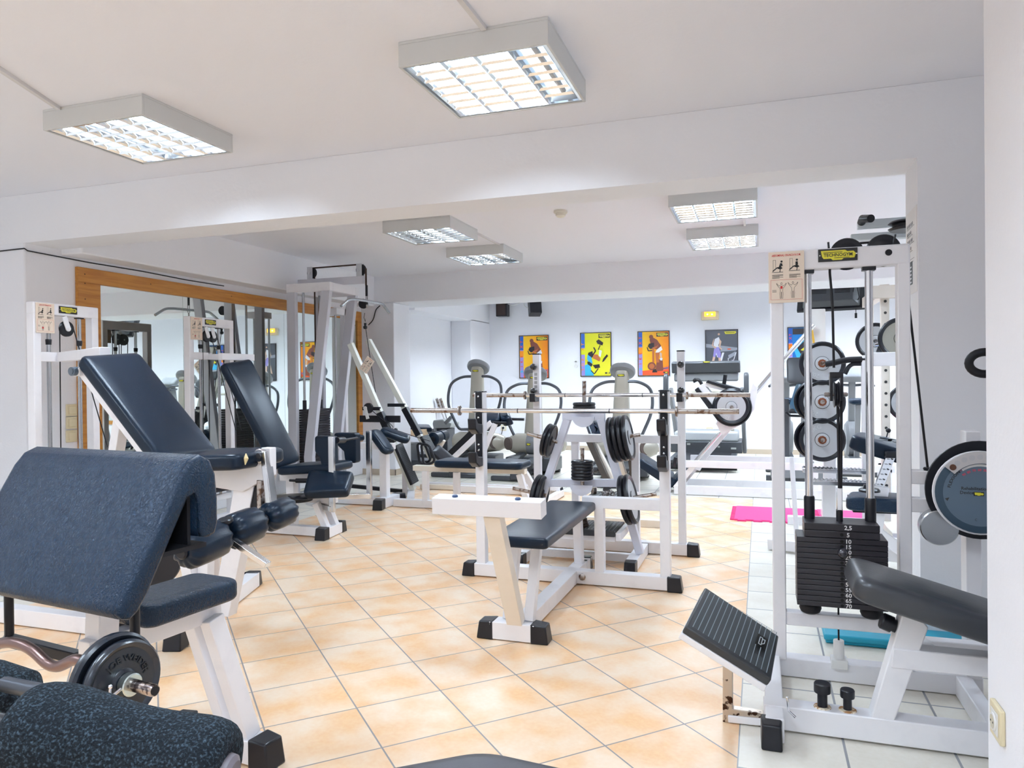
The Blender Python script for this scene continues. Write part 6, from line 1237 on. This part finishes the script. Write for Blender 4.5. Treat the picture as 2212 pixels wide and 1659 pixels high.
def poster(u0, v0, u1, v1, kind, label):
    p, q = aY(u0, v0, YW-.02), aY(u1, v1, YW-.02); w, h = q.x-p.x, p.z-q.z; t = thing('framed_poster', label, 'poster', (p.x+w/2, YW, q.z), 0, 'framed sport posters on the far wall')
    T = FACE((p.x, YW-.02, q.z)); e = .012
    for a in ((0, w, 0, e), (0, w, h-e, h), (0, e, e, h-e), (w-e, w, e, h-e)): b = B(); b.box(a[0], a[1], a[2], a[3], -.02, .006, T); obj('frame_bar', b, PBK, t)
    b = B(); b.box(e, w-e, e, h-e, -.01, 0, T); o = obj('print', b, dict(bike=GB, top=GT, run=GR, ecl=GE)[kind], t, smooth=False)
    c = Cv(T); X = lambda x: x*w; Y_ = lambda y: y*h
    P = lambda ink, pts, z=None: c.poly(ink, [(X(a), Y_(d)) for a, d in pts], z)
    if kind != 'run':
        c.rect('PBL', X(.03), Y_(.66), X(.15), Y_(.98)); c.rect('PVI', X(.03), Y_(.02), X(.15), Y_(.66)); c.rect('LIM' if kind == 'top' else 'ORN', X(.03), Y_(.50), X(.15), Y_(.64), z=.002)
        s = {'bike': 'BIKE XT', 'top': 'TOP XT', 'ecl': 'ECLIPSE XT'}[kind]
        cols = dict(bike='PRD', top='ORN', ecl='PRD')
        for i, ch in enumerate(s): c.text(cols[kind] if ch != 'B' else 'PCY', ch, X(.09), Y_(.16+(.115 if len(s) < 8 else .075)*i), h*(.085 if len(s) < 8 else .07), z=.003, bold=.02, rot=math.pi/2)
    if kind == 'bike':
        P('PRD', [(.15, .02), (.98, .02), (.98, .22), (.6, .15), (.15, .12)]); P('PVI', [(.6, .12), (.95, .16), (.95, .20), (.6, .15)], .002)
        c.disc('PMB', X(.44), Y_(.22), w*.13, z=.003); c.disc('PSK', X(.44), Y_(.22), w*.085, z=.0035); P('PMB', [(.55, .10), (.80, .12), (.78, .38), (.60, .36)], .003); P('PBK', [(.45, .08), (.62, .08), (.56, .16), (.48, .14)], .0035)
        P('PSK', [(.46, .30), (.52, .30), (.53, .66), (.46, .66)], .003)
        P('PMB', [(.38, .82), (.48, .86), (.62, .80), (.74, .66), (.70, .58), (.55, .60), (.42, .68)], .004); c.disc('PMB', X(.43), Y_(.87), w*.065, z=.0045)
        P('PBK', [(.32, .66), (.36, .72), (.52, .74), (.52, .62), (.40, .60)], .005); c.line('PBK', [(X(.30), Y_(.64)), (X(.34), Y_(.56)), (X(.46), Y_(.57))], w*.03, z=.005)
        P('PWH', [(.60, .58), (.74, .66), (.78, .58), (.66, .52), (.56, .52)], .005); P('PSK', [(.56, .54), (.70, .54), (.66, .40), (.68, .30), (.58, .30), (.56, .42)], .0045); P('PSL', [(.68, .54), (.76, .50), (.76, .38), (.72, .36)], .0045); P('PWH', [(.70, .40), (.78, .40), (.77, .34), (.70, .35)], .005)
        P('PSK', [(.60, .66), (.66, .70), (.60, .62), (.48, .60), (.46, .63)], .0055)
        P('PMB', [(.75, .14), (.95, .17), (.95, .19), (.75, .17)], .004)
    elif kind == 'top':
        P('PCY', [(.15, .02), (.45, .02), (.35, .16), (.30, .30), (.15, .26)]); P('PBK', [(.52, .80), (.60, .84), (.75, .76), (.72, .70), (.56, .74)], .004); P('PBK', [(.64, .72), (.66, .70), (.60, .60), (.57, .61)], .004)
        P('LIM', [(.52, .62), (.72, .64), (.80, .50), (.78, .36), (.58, .34), (.50, .48)], .003); P('PWH', [(.62, .60), (.70, .58), (.66, .44), (.60, .46)], .0035)
        P('PBK', [(.26, .54), (.40, .58), (.42, .46), (.34, .40), (.24, .44)], .004); P('PCY', [(.24, .50), (.36, .44), (.40, .30), (.28, .32), (.22, .40)], .0045); P('PSK', [(.40, .42), (.62, .34), (.66, .40), (.56, .50), (.44, .50)], .005)
        P('PBK', [(.22, .34), (.30, .34), (.40, .28), (.36, .22), (.24, .28)], .005); P('PBK', [(.40, .26), (.62, .28), (.64, .20), (.48, .18)], .005); P('PBK', [(.70, .32), (.76, .34), (.90, .46), (.86, .50), (.74, .40)], .004); c.line('PBK', [(X(.34), Y_(.14)), (X(.45), Y_(.06)), (X(.58), Y_(.18))], w*.03, z=.004); c.line('PBK', [(X(.44), Y_(.66)), (X(.50), Y_(.58)), (X(.40), Y_(.48))], w*.04, z=.0055)
    elif kind == 'run':
        P('PMG', [(.02, .62), (.98, .55), (.98, .60), (.02, .70)], .002); P('PWH', [(.30, .80), (.42, .84), (.46, .76), (.40, .66), (.46, .52), (.44, .40), (.36, .40), (.34, .46), (.26, .40), (.28, .56), (.26, .70)], .004)
        P('PVI', [(.28, .62), (.42, .62), (.48, .48), (.46, .38), (.38, .40), (.34, .50), (.30, .38), (.24, .42)], .0045); c.disc('PSL', X(.42), Y_(.90), w*.035, z=.005); P('PSL', [(.24, .76), (.28, .82), (.24, .66), (.34, .62), (.32, .58), (.20, .66)], .005); P('PSL', [(.44, .80), (.50, .74), (.46, .62), (.52, .58), (.48, .56), (.42, .62)], .005)
        P('PSL', [(.24, .42), (.31, .40), (.22, .20), (.16, .18)], .005); P('PSL', [(.40, .40), (.47, .38), (.48, .18), (.42, .18)], .005)
        P('PMG', [(.48, .60), (.90, .60), (.94, .54), (.46, .52)], .004); P('PRD', [(.68, .585), (.78, .585), (.78, .56), (.68, .56)], .005); P('PWH', [(.52, .50), (.58, .50), (.46, .20), (.38, .20)], .003); P('PMG', [(.70, .44), (.92, .52), (.92, .44), (.72, .36)], .004)
        for a in (((.70, .38), (.70, .16), (.92, .20)), ((.94, .50), (.78, .16)), ((.82, .34), (.82, .14))): c.line('PWH', [(X(i), Y_(j)) for i, j in a], w*.018, z=.0045)
        P('yellow', [(.58, .955), (.93, .955), (.95, .93), (.90, .90), (.62, .90)], .004); c.rect('ink', X(.63), Y_(.923), X(.90), Y_(.934), z=.005)
    else:
        P('PCY', [(.2, .5), (.5, .8), (.8, .6), (.6, .3), (.3, .3)]); P('PBK', [(.3, .55), (.55, .72), (.6, .5), (.4, .42)], .003); P('yellow', [(.4, .5), (.62, .62), (.6, .46)], .004); P('PBK', [(.3, .2), (.7, .3), (.8, .15), (.4, .08)], .003); P('PBK', [(.16, .84), (.96, .84), (.96, .97), (.16, .97)], .002)
    if kind != 'run': T2 = T @ M.Translation((w*.775, h*.915, .004)); badge(T2, w*.36, h*.085, o, 'printed_badge')
    if kind != 'run': c.rect('ink', X(.80), Y_(.06), X(.95), Y_(.095), z=.006); c.rect('yellow', X(.86), Y_(.068), X(.93), Y_(.088), z=.007)
    c.flush(PM, o); return t
poster(1121, 725, 1186, 817, 'bike', 'orange poster of a cyclist, leftmost on the far wall, crossed by a rack upright')
poster(1253, 719, 1321, 813, 'top', 'yellow and lime framed poster with a rowing trainer, second on the far wall')
poster(1377, 716, 1447, 812, 'bike', 'orange poster of a man on an exercise bike, third on the far wall')
poster(1523, 713, 1595, 811, 'run', 'dark poster of a runner in white above the treadmill')
poster(1701, 707, 1772, 806, 'ecl', 'blue poster behind the top grey plate and the guide rod')
